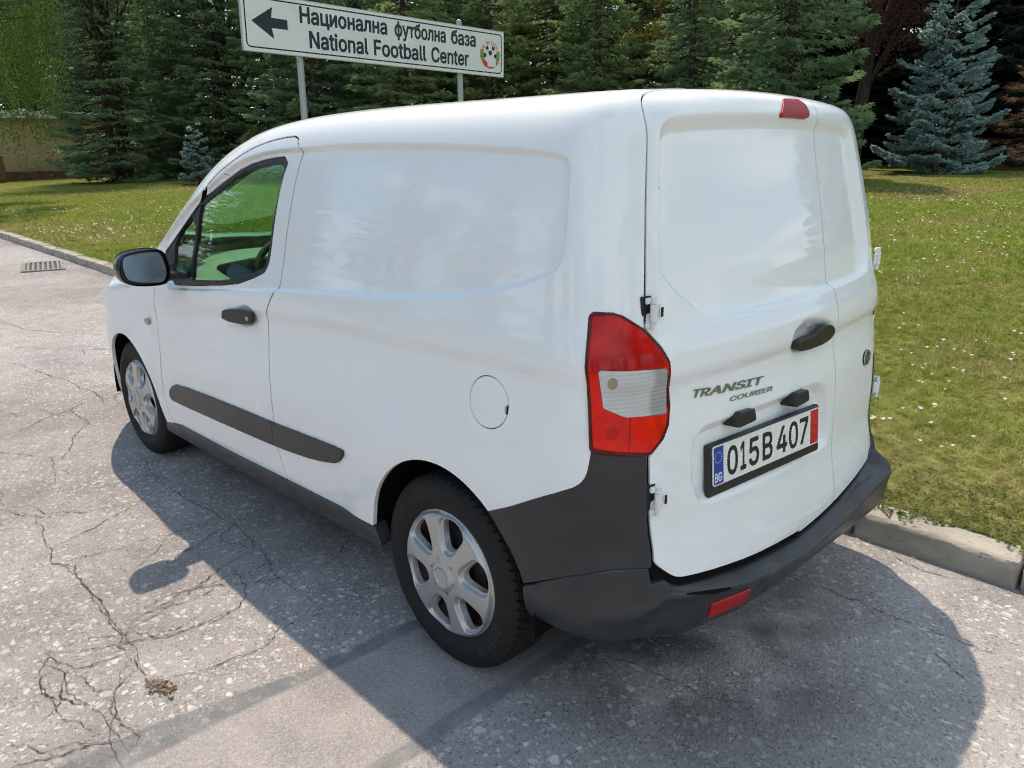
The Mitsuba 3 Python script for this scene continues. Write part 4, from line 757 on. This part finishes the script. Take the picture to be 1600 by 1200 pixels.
# white bindweed flowers: a shallow five-lobed funnel on a stalk
mat('petal', {'type': 'principledthin', 'base_color': col((.80, .79, .76)), 'roughness': .6, 'diff_trans': .7, 'spec_trans': 0.})
th = np.linspace(0, 2*np.pi, 15, endpoint=False); R1 = .018*(1+.12*np.cos(5*th)); fv = np.vstack([[[0, 0, -.008]], np.c_[.008*np.cos(th), .008*np.sin(th), 0*th], np.c_[R1*np.cos(th), R1*np.sin(th), .006+.002*np.cos(5*th)]]); i = np.arange(15); j = (i+1)%15
fm_ = trimesh.Trimesh(fv, np.vstack([np.c_[0*i, 1+i, 1+j], np.c_[1+i, 16+i, 16+j], np.c_[1+i, 16+j, 1+j]]), process=False)
fp = meshkit.write_ply(fm_, True); fpl = {'type': 'ply', 'filename': fp, 'face_normals': False, 'bsdf': {'type': 'ref', 'id': 'mat_petal'}}
fv_, ff_, fn_ = meshkit.arrays(fm_, True)
g_ = np.random.default_rng(21)
def flowers(n, a0, a1, r0, r1, thr, seed):
    x, y, r, g2 = scatter(n, r0, r1, a0, a1, seed); q = meshkit.fbm(np.stack([x*.38, y*.38, 0*x+5], -1), 3, 7); k = (q > thr) & (kerb_y(x)-y > .45) & (g2.random(n) < .12+1.2*(r/r1)); return np.c_[x, y, r][k]
fl_ = np.vstack([flowers(1500, -88, -60, 4.0, 30, .42, 5), flowers(900, -25, -8, 12., 32, .44, 6), flowers(300, -60, -25, 8., 30, .44, 7)]); fl_ = fl_[np.argsort(fl_[:, 2])]
rest = M()
for k, (x, y, r) in enumerate(fl_):
    s = float(g_.uniform(.5, .95)*np.clip(r/9, .85, 1.4)); z = float(lawn_z(np.array([x]), np.array([y]))[0])+.03+.035*g_.random()
    tw = T().translate([x, y, z]).rotate([0, 0, 1], g_.uniform(0, 360)).rotate([1, 0, 0], g_.uniform(-26, 26)).scale(s)
    if k < 280:
        key = 'white_flower'+(f'_{k:03d}' if k else ''); scene[key] = {**fpl, 'to_world': tw}; tag(key, 'small white open flower in the mown grass', 'flower', 'white flowers dotted over the lawn')
    else:
        m4 = np.array(tw.matrix, float); rest.add(fv_@m4[:3, :3].T+m4[:3, 3], ff_, fn_@m4[:3, :3].T/s)
put('white_flowers', rest, 'petal', 'many distant white flowers speckling the lawn', 'flowers', kind='stuff')
# drain grate beside the kerb
mat('iron', prin(proc(lambda p, n, uv: mix((.13, .125, .12), (.27, .26, .25), fbm(p.x*14, p.y*14, 0))), .8, .2))
tag('drain_grate', 'rusty iron drain grate in the road beside the kerb', 'drain grate')
ga = T().translate([10.78, -.78, 0]).rotate([0, 0, 1], -14); fr = M()
for sx, sy, ax, ay in ((1.0, .05, 0, .235), (1.0, .05, 0, -.235), (.05, .42, -.475, 0), (.05, .42, .475, 0)): fr.tri(box(sx, sy, .03, (ax, ay, .006), .004))
put('drain_grate__frame', fr, 'iron', to_world=ga); puttri('drain_grate__pit', box(.92, .42, .004, (0, 0, .006)), 'crack', False, to_world=ga)
bar = put('drain_grate__bar', M().tri(box(.92, .030, .022, (0, 0, .008), .004)), 'iron', to_world=ga.translate([0, -.18, 0]))
for k in range(1, 7): scene[f'drain_grate__bar_{k:03d}'] = {**bar, 'to_world': ga.translate([0, -.18+.06*k, 0])}
# ------------------------------------------------------------------ the direction sign: board across the verge on two posts
SG = 'direction_sign'; tag(SG, 'white two-line direction sign with a black left arrow on two grey posts', 'sign')
BW, BH = 3.66, .555; BS = np.eye(4); sl_ = math.atan(.0190)
BS[:3, 0] = (0, -math.cos(sl_), -math.sin(sl_)); BS[:3, 1] = (0, -math.sin(sl_), math.cos(sl_)); BS[:3, 2] = (-1, 0, 0); BS[:3, 3] = (6.42, -1.905, 2.517)
def sgn(key, mesh, bsdf, smooth=False, **k): mesh = mesh.copy(); mesh.apply_transform(BS); return puttri(key, mesh, bsdf, smooth, **k)
sgn(SG+'__board', ext(rbox(0, 0, BW, BH, .012), -.026, .026), 'sign_white')
sgn(SG+'__board__edge', ext(rbox(-.003, -.003, BW+.003, BH+.003, .012).difference(rbox(.004, .004, BW-.004, BH-.004, .010)), -.028, .030), 'aluminium')
br_ = rbox(.035, .035, BW-.035, BH-.035, .05); sgn(SG+'__board__border', ext(br_.difference(br_.buffer(-.014)), .0005, .001), 'sign_ink')
arrow = sg.Polygon([(.115, .292), (.345, .437), (.325, .338), (.510, .335), (.510, .247), (.325, .247), (.345, .147)]); sgn(SG+'__board__arrow', ext(arrow.buffer(.004), .0005, .001), 'sign_ink')
def bold(m): return trimesh.util.concatenate([m.copy().apply_translation((dx, dy, dz)) for dx, dy, dz in ((-.0022, 0, 0), (.0022, 0, .0002), (0, .002, .0004), (0, -.002, .0006))])
sgn(SG+'__board__lettering', bold(trimesh.util.concatenate([text_at(w_, a, b, .335, .155, .0005) for w_, a, b in (('Национална', .665, 1.79), ('футболна', 1.90, 2.67), ('база', 2.76, 3.165))])), 'sign_ink')
sgn(SG+'__board__lettering_001', bold(trimesh.util.concatenate([text_at(w_, a, b, .097, .160, .0005) for w_, a, b in (('National', .765, 1.52), ('Football', 1.60, 2.36), ('Center', 2.44, 3.045))])), 'sign_ink')
cc = sg.Point(3.415, .262); ring = cc.buffer(.172, 32).difference(cc.buffer(.112, 32))
sgn(SG+'__board__emblem', ext(cc.buffer(.172, 32), .0005, .001), 'crest_orange')
sec_ = lambda a0, a1: sg.Polygon([(3.415, .262)]+[(3.415+.3*math.cos(math.radians(a)), .262+.3*math.sin(math.radians(a))) for a in np.linspace(a0, a1, 20)])
sgn(SG+'__board__emblem__red_sector', ext(ring.intersection(sec_(215, 325)), .002, .001), 'crest_red'); sgn(SG+'__board__emblem__green_sector', trimesh.util.concatenate([ext(ring.intersection(sec_(-28, 10)), .002, .001), ext(ring.intersection(sec_(172, 205)), .002, .001)]), 'crest_green'); sgn(SG+'__board__emblem__white_sector', ext(ring.intersection(sec_(20, 160)), .002, .001), 'sign_white')
sgn(SG+'__board__emblem__ball', ext(cc.buffer(.112, 32).union(sg.box(3.37, .115, 3.52, .20)), .003, .001), 'sign_white')
pent = lambda x, y, r, a: sg.Polygon([(x+r*math.cos(a+k*2*math.pi/5), y+r*math.sin(a+k*2*math.pi/5)) for k in range(5)])
sgn(SG+'__board__emblem__ball_patch', trimesh.util.concatenate([ext(pent(3.415, .28, .036, 1.57), .0042, .0008)]+[ext(pent(3.415+.094*math.cos(a), .262+.094*math.sin(a), .030, a).intersection(cc.buffer(.112)), .0042, .0008) for a in (.95, 2.2, 3.3, -.15)]), 'sign_ink', kind='stuff')
let = []
for ch, a in zip('КИ ФУТБОЛ', np.linspace(158, 34, 9)):
    if ch == ' ': continue
    t = meshkit.text_mesh(ch, .040, .0008, True); t.apply_translation((-(t.bounds[0, 0]+t.bounds[1, 0])/2, .122, 0)); t.apply_transform(rotm([0, 0, 1], a-90)); t.apply_translation((3.415, .262, .0035)); let.append(t)
sgn(SG+'__board__emblem__lettering', trimesh.util.concatenate(let), 'crest_red')
for s, y in (('', -2.575), ('_001', -4.855)):
    zt = 2.517-.019*(-y-1.905)+BH+.045; pm = M().tri(cyl((6.482, y, -.1), (6.482, y, zt), .036, 24)); pm.tri(hullspheres([(6.482, y, zt, .037), (6.482, y, zt+.006, .03)])); put(SG+'__post'+s, pm, 'galv')
    bk = M()
    for zz in (2.62, 2.95): bk.tri(box(.012, .14, .035, (6.45, y, zz), .002))
    put(SG+'__post'+s+'__bracket', bk, 'galv')
# ------------------------------------------------------------------ trees and the buildings behind
def leaf_mat(k, a, b, trans=.5, sc=7.):
    mat(k, {'type': 'principledthin', 'base_color': proc(lambda p, n, uv: mix(a, b, dr.clip(.75*noise(p.x*sc, p.y*sc, p.z*sc)+.5*fbm(p.x*.5, p.y*.5, p.z*.5)-.15, 0, 1))), 'roughness': .55, 'diff_trans': trans, 'spec_trans': 0.})
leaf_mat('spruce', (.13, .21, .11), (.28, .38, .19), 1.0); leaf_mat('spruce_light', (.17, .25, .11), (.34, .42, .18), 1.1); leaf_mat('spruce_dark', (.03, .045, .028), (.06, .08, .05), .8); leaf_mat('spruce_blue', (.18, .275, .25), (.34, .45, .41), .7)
leaf_mat('leaf_green', (.075, .135, .05), (.16, .24, .09), 1.0); leaf_mat('leaf_yellow', (.22, .21, .05), (.42, .36, .10), 1.1); leaf_mat('birch_leaf', (.055, .115, .030), (.165, .235, .06), .8); leaf_mat('purple_leaf', (.035, .018, .016), (.12, .05, .038), .7); leaf_mat('dead_needle', (.09, .06, .04), (.23, .17, .11), .4)
mat('bark', prin(proc(lambda p, n, uv: mix((.030, .024, .019), (.115, .092, .072), fbm(p.x*16, p.y*16, p.z*3, 4))), .9, 0, .1)); mat('birch_bark', prin(proc(lambda p, n, uv: mix((.50, .48, .44), (.04, .035, .03), smoothstep(.58, .68, noise(p.x*6, p.y*6, p.z*9)))), .8, 0, .2))
def limb(pts, rad, n=8):
    p = A(pts); m = []
    t = np.gradient(p, axis=0); t /= np.linalg.norm(t, axis=1, keepdims=True)+1e-9; a = np.cross(t, [.31, .95, .05]); a /= np.linalg.norm(a, axis=1, keepdims=True); b = np.cross(t, a); an = np.arange(n)*2*np.pi/n
    V = p[:, None]+A(rad)[:, None, None]*(np.cos(an)[None, :, None]*a[:, None]+np.sin(an)[None, :, None]*b[:, None]); i, j = np.meshgrid(np.arange(len(p)-1), np.arange(n), indexing='ij'); q = np.stack([i*n+j, (i+1)*n+j, (i+1)*n+(j+1)%n, i*n+(j+1)%n], -1).reshape(-1, 4)
    return trimesh.Trimesh(V.reshape(-1, 3), np.vstack([q[:, [0, 2, 1]], q[:, [0, 3, 2]]]), process=False)
def fans(c, d, up, l, w, k=3, spread=.6, axis=None):
    """needle sprays: k narrow blades fanned about the direction d"""
    n = len(c); side = np.cross(d, up); side /= np.linalg.norm(side, axis=1, keepdims=True)+1e-9; nn = np.cross(side, d); P = []; N = []
    for a in np.linspace(-spread, spread, k):
        dd = d*math.cos(a)+side*math.sin(a); ss = side*math.cos(a)-d*math.sin(a); L = (l*(1-.35*abs(a)/max(spread, 1e-6)))[:, None]; W = w[:, None]
        P.append(np.stack([c, c+dd*L*.55+ss*W*.5, c+dd*L, c+dd*L*.55-ss*W*.5], 1)); N.append(np.repeat(nn[:, None], 4, 1))
    P = np.concatenate(P); N = np.concatenate(N); m = len(P)
    if axis is not None:                               # leaves turn their faces outwards, to the light
        q = P.reshape(-1, 3); o = q-axis; o[:, 2] = np.abs(o[:, 2])*.2+.5*np.hypot(o[:, 0], o[:, 1])+.1; o /= np.linalg.norm(o, axis=1, keepdims=True); f = N.reshape(-1, 3); f = np.where(((f*o).sum(1) < 0)[:, None], -f, f)*.40+o*1.0; N = (f/np.linalg.norm(f, axis=1, keepdims=True)).reshape(N.shape)
    return P.reshape(-1, 3), (np.array([[0, 1, 2], [0, 2, 3]])[None]+np.arange(m)[:, None, None]*4).reshape(-1, 3), N.reshape(-1, 3)
def conifer(seed, H, R, dens=38, step=.42, droop=.35, tip=.18, tl=.30, tw=.062, bare=0., lift=.0, pw=.72, hang=.40):
    g = np.random.default_rng(seed); zs = np.arange(.35+bare, H-.15, step*.9); B = []
    for z in zs:
        t = z/H; nb = int(np.clip(R*3.2*(1-t)+3.5, 4, 9)); a0 = g.random()*6.28
        for k in range(nb): B.append((z+g.normal(0, .10), a0+6.283*k/nb+g.normal(0, .28), R*(1-t)**pw*g.uniform(.62, 1.12)*(1 if t > .08 else .85)+.10, t, g.random()))
    B = A(B); C_, D_, U_, Ls = [], [], [], []; tr = M().tri(limb([[0, 0, -.3], [0, 0, .3], [0, 0, H*.5], [0, 0, H]], [.030*H**.8+.04, .022*H**.8+.03, .012*H**.8+.02, .01]), True)
    for z, az, L, t, q in B:
        n = max(5, int(dens*(.30*L*L+.16*L))); s = g.random(n)**.42; s = .18+.82*s; hw = (.30*np.sin(np.pi*np.clip(s, 0, 1)**.75)+.06)*L; o = g.uniform(-1, 1, n)
        dr_ = droop*(1-t)*(.5+q)-lift*t; zz = z+L*(-dr_*s+tip*s**3*(1.2-t)+.12*(t-.3)*s)-.10*np.abs(o)*hw+g.normal(0, .025, n)
        e = np.array([math.cos(az), math.sin(az), 0]); f = np.array([-math.sin(az), math.cos(az), 0]); c = e*(L*s)[:, None]+f*(o*hw)[:, None]; c[:, 2] = zz
        sl = L*0-dr_+3*tip*s**2*(1.2-t); d = e*1.0+f*(o*.95+g.normal(0, .25, n))[:, None]; d[:, 2] = sl*.8+g.normal(0, .30, n)-hang; d /= np.linalg.norm(d, axis=1, keepdims=True)
        C_.append(c); D_.append(d); U_.append(np.c_[g.normal(0, .8, n), g.normal(0, .8, n), np.ones(n)]); Ls.append(tl*g.uniform(.7, 1.25, n)*(1-.25*s))
        if L > .5: tr.tri(limb([e*.02+[0, 0, z], e*L*.5+[0, 0, z-L*.5*dr_], e*L*.95+[0, 0, z+L*(-dr_+tip*(1.2-t))]], [.012+.010*L, .010+.004*L, .004], 4), True)
    c, d, u, l = map(np.concatenate, (C_, D_, U_, Ls)); return tr, M().add(*fans(c, d, u, l, np.full(len(c), tw), axis=np.array([0, 0, H*.45])))
def broadleaf(seed, H, R, n, trunk_h, ls=.12, sy=1., blobs=26):
    g = np.random.default_rng(seed); tr = M(); cen = []; tr.tri(limb([[0, 0, -.3], [.05, 0, trunk_h*.6], [.1, .05, H*.8]], [.16+.01*H, .12+.008*H, .03]), True)
    for k in range(blobs):
        v = g.normal(0, 1, 3); v /= np.linalg.norm(v); r = g.random()**.4; c = np.array([v[0]*R*r*.8, v[1]*R*r*.8, (trunk_h+H)/2+v[2]*(H-trunk_h)/2*r*.85]); cen.append((c, g.uniform(.45, .85)*R*.55)); z0 = max(trunk_h*.7, c[2]-R*.9)
        tr.tri(limb([[.05, .02, z0], (c+[.05, .02, z0])*.5+[0, 0, .2], c], [.06, .04, .012], 5), True)
    k = g.integers(0, blobs, n); cc = A([c for c, _ in cen])[k]; rr = A([r for _, r in cen])[k]; v = g.normal(0, 1, (n, 3)); v /= np.linalg.norm(v, axis=1, keepdims=True); c = cc+v*(rr*g.random(n)**.33)[:, None]*[1, 1, .75]
    d = g.normal(0, 1, (n, 3)); d[:, 2] -= .5; d /= np.linalg.norm(d, axis=1, keepdims=True); return tr, M().add(*fans(c, d, g.normal(0, 1, (n, 3)), ls*g.uniform(.7, 1.3, n), ls*.55*np.ones(n), 1, 0, axis=np.array([0, 0, (H+trunk_h)/2])))
def birch(seed, H, R, n):
    g = np.random.default_rng(seed); tr = M().tri(limb([[0, 0, -.3], [.1, 0, 3], [.15, .1, 7], [.2, 0, H]], [.24, .19, .11, .03]), True); C_ = []
    ends = []
    for k in range(95):                                # branch ends, each with its own curtain of hanging twigs
        a = g.random()*6.283; r = R*g.uniform(.25, 1.0)**.6; ends.append((r*math.cos(a), r*math.sin(a), 3.7+(H-3.7)*g.random()**1.15*(1-.45*(r/R)**2), g.uniform(.35, .75)))
    for k in range(n):
        ec = ends[k % 95]; a = g.random()*6.283; rr_ = ec[3]*g.random()**.6; X_, Y_ = ec[0]+rr_*math.cos(a), ec[1]+rr_*math.sin(a); r, a = math.hypot(X_, Y_), math.atan2(Y_, X_); z = ec[2]+.5*(1-rr_/ec[3])+g.normal(0, .12)
        L = g.uniform(.5, 1.5)*(1+1.4*((k % 95)/95)); m = int(L*20); s = np.sort(g.random(m)); sw = g.normal(0, .10, 2); C_.append(np.c_[r*math.cos(a)+sw[0]*s+g.normal(0, .05, m), r*math.sin(a)+sw[1]*s+g.normal(0, .05, m), z-L*s])
        if k % 40 == 0: tr.tri(limb([[.12, .05, max(2.5, z-1.9)], [r*.5*math.cos(a), r*.5*math.sin(a), z-.3], [r*math.cos(a), r*math.sin(a), z]], [.035, .02, .006], 4), True)
    c = np.concatenate(C_); c = c[c[:, 2] > .9]; m = len(c); d = g.normal(0, .5, (m, 3)); d[:, 2] = -1; d /= np.linalg.norm(d, axis=1, keepdims=True); return tr, M().add(*fans(c, d, g.normal(0, 1, (m, 3)), g.uniform(.05, .085, m), np.full(m, .042), 1, 0))
def group(key, parts, tm, lm):
    e = {'type': 'shapegroup'}
    for nm, m, b in (('trunk', parts[0], tm), ('crown', parts[1], lm)):
        v, f, n = m.arrays(); e[nm] = {'type': 'ply', 'filename': meshkit.write_ply((v, f), normals=n), 'face_normals': False, 'bsdf': {'type': 'ref', 'id': 'mat_'+b}}
    scene['group_'+key] = e
group('a', conifer(1, 14, 2.9), 'bark', 'spruce'); group('b', conifer(2, 15, 3.3, droop=.45, tip=.26, dens=35, tl=.33), 'bark', 'spruce'); group('c', conifer(3, 12, 2.6, droop=.28, dens=40), 'bark', 'spruce_light'); group('d', conifer(4, 16, 3.5, step=.42, droop=.42, tip=.10, tl=.34, dens=33, bare=.6), 'bark', 'spruce_light')
group('blue', conifer(5, 6.5, 2.3, step=.38, dens=140, droop=.26, tip=.24, tl=.19, tw=.062, lift=.35, pw=.62, hang=-.05), 'bark', 'spruce_blue'); group('young', conifer(6, 2.5, .85, step=.20, dens=330, tl=.14, tw=.04, droop=.1), 'bark', 'spruce_blue')
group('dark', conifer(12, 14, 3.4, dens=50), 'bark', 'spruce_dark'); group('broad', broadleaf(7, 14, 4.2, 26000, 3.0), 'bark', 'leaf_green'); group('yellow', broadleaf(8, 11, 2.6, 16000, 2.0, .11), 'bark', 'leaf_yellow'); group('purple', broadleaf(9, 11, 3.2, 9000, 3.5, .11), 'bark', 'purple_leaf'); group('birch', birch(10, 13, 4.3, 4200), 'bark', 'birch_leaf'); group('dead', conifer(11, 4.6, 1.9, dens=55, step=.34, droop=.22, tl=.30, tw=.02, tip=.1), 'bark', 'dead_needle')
count = {}
def tree(name, grp, x, y, rot, s, label, cat='tree', grpname=None, dz=0., lean=0.):
    n = count.get(name, 0); count[name] = n+1; key = name+(f'_{n:03d}' if n else '')
    scene[key] = {'type': 'instance', 'group': {'type': 'ref', 'id': 'group_'+grp}, 'to_world': T().translate([x, y, float(lawn_z(np.array([x]), np.array([y]))[0])-.05+dz]).rotate([0, 1, 0], lean).rotate([0, 0, 1], rot).scale(s)}
    tag(key, label, cat, grpname)
tree('birch_tree', 'birch', 25.4, -1.35, 0, .97, 'weeping birch with bright yellow-green hanging twigs at the left edge')
tree('spruce_tree', 'a', 35.8, -10.1, 30, .92, 'dark spruce in front of the cream building, branches sweeping down to the grass')
tree('spruce_tree', 'b', 40.0, -15.2, 80, 1.0, 'tall spruce behind and between the two leftmost dark spruces')
tree('spruce_tree', 'b', 34.6, -14.5, 200, .95, 'broad dark spruce behind the small young blue spruce')
tree('young_spruce', 'young', 29.0, -10.9, 0, .92, 'small young blue-green spruce in front of the dark spruce row')
for k, (g_k, x, y, s, lb) in enumerate((('c', 31.5, -15.9, 1.0, 'spruce just left of the left sign post'), ('a', 27.5, -15.3, .95, 'spruce behind the left sign post'), ('b', 29.9, -19.1, 1.0, 'spruce behind the middle of the sign board'), ('d', 24.0, -17.2, .8, 'spruce with long light green sprays below the middle of the sign'), ('a', 25.9, -21.1, 1.0, 'spruce seen just left of the right sign post'),
        ('c', 22.6, -20.2, 1.05, 'light green spruce just right of the sign board'), ('d', 22.0, -23.4, .9, 'tall open spruce left of the middle gap in the trees'), ('c', 18.2, -21.6, .95, 'light spruce above the middle of the van roof'), ('a', 21.5, -28.0, 1.1, 'dark spruce behind the yellowish tree'), ('a', 14.4, -22.0, .72, 'narrow dark spruce right of the yellowish tree'),
        ('d', 15.0, -26.3, .85, 'light spruce between the dark narrow one and the big one'), ('b', 9.95, -20.15, .80, 'big spruce with long drooping boughs above the van rear'))):
    tree('spruce_tree', g_k, x, y, 47*k, s, lb)
tree('yellow_tree', 'yellow', 18.0, -26.4, 0, .95, 'yellowish leafy tree among the dark spruces')
tree('plum_tree', 'purple', 10.7, -26.9, 30, 1.05, 'dark trunked tree with reddish purple leaves left of the blue spruce', lean=-4)
tree('blue_spruce', 'blue', 7.45, -25.5, 10, .87, 'silvery blue spruce standing alone on the right of the lawn')
for k, (x, y) in enumerate(((52, -9), (53, -13.5), (52.5, -18), (55, -5), (57, -1), (56, -16))): tree('forest_tree', ('broad', 'b', 'a')[k % 3], x, y, 70*k, 1.15, 'tree of the dense dark wood behind the front row', 'tree', 'trees of the wood behind')
tree('dead_spruce', 'dead', 5.0, -27.4, 0, 1.0, 'brown dry conifer at the right edge beside the blue spruce')
g_ = np.random.default_rng(77); back = []
for k in range(46):
    a = math.radians(-108+104*(k+.5)/46); r = (43, 49, 56)[k % 3]+g_.normal(0, 1.5); back.append((-1.6+r*math.cos(a), 2.1+r*math.sin(a)))
for k, (x, y) in enumerate(back):
    if 38 < x < 52 and y > -17: x = x+14
    gk = ('b', 'broad', 'a', 'd', 'broad')[k % 5]; tree('forest_tree', gk, x, y, 61*k, g_.uniform(1.0, 1.25), 'tree of the dense dark wood behind the front row', 'tree', 'trees of the wood behind')
for k, (x, y) in enumerate(((10.0, -31.0), (5.5, -32.5), (1.5, -31.5), (12.5, -31.5), (-2.5, -33.0), (14.5, -31.5), (8.5, -35), (3.5, -36), (-.5, -35.5), (6.8, -31.2))):
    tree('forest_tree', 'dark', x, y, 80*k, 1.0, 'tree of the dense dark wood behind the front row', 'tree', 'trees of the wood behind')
for k, (x, y) in enumerate(((-14, 22), (-9, 27), (-3, 29), (4, 27), (11, 25), (18, 20), (25, 21), (31, 17), (-24, 12), (-27, 3), (-22, -10), (38, 20), (-28, -15), (-22, 26), (14, 29), (44, 24), (24, 11.5), (28.5, 14.5), (33.5, 12), (40, 15), (21, 16), (36, 18), (-21, -3.6), (-31, -5), (-33, 10), (49, 14))):   # across the road, seen in the glass and paint
    tree('roadside_tree', ('c', 'a', 'broad', 'b')[k % 4], x, y, 50*k, g_.uniform(.7, .95), 'tree across the road, seen only as a reflection in the paint', 'tree', 'trees across the road')
# a low cream building and a brown wall behind the leftmost spruce
mat('stucco', prin(proc(lambda p, n, uv: mix((.40, .29, .16), (.54, .42, .26), fbm(p.x*.8, p.y*.8, p.z*1.3, 4))*(1-.35*smoothstep(.9, .1, p.z-.5)*noise(p.x*3, p.y*3, p.z*3))), .9, 0, .2)); mat('brick_brown', prin(proc(lambda p, n, uv: mix((.11, .055, .035), (.20, .11, .07), noise(p.x*9, p.y*9, p.z*12))), .9, 0, .2)); mat('trimwhite', prin((.55, .55, .52), .6)); mat('dark_glass', prin((.02, .025, .03), .1))
BK = 'low_building'; tag(BK, 'low cream rendered building with a pale roof edge behind the left spruces', 'building')
az = math.atan2(-15.4+7.0, 0.2); Rb = trimesh.transformations.translation_matrix([44.5, -12.6, .30])
def bput(k, m, b): m = m.copy(); m.apply_transform(Rb); return puttri(k, m, b, False)
bput(BK+'__wall', box(5, 10.4, 3.1, (2.5, 0, 1.45)), 'stucco'); bput(BK+'__roof', box(5.6, 11.0, .22, (2.5, 0, 3.11)), 'trimwhite'); bput(BK+'__roof__fascia', box(.06, 11.02, .34, (-.33, 0, 3.06)), 'trimwhite'); bput(BK+'__plinth', box(.10, 10.5, .50, (-.03, 0, .1)), 'brick_brown')
WLK = 'garden_wall'; wm = M()
puttri(WLK, box(.25, 6.5, 1.35, (42.5, -4.1, .75)), 'brick_brown', False, label='low brown brick wall at the far left under the birch', cat='wall'); puttri(WLK+'__coping', box(.36, 6.6, .07, (42.5, -4.1, 1.46)), 'stucco', False)
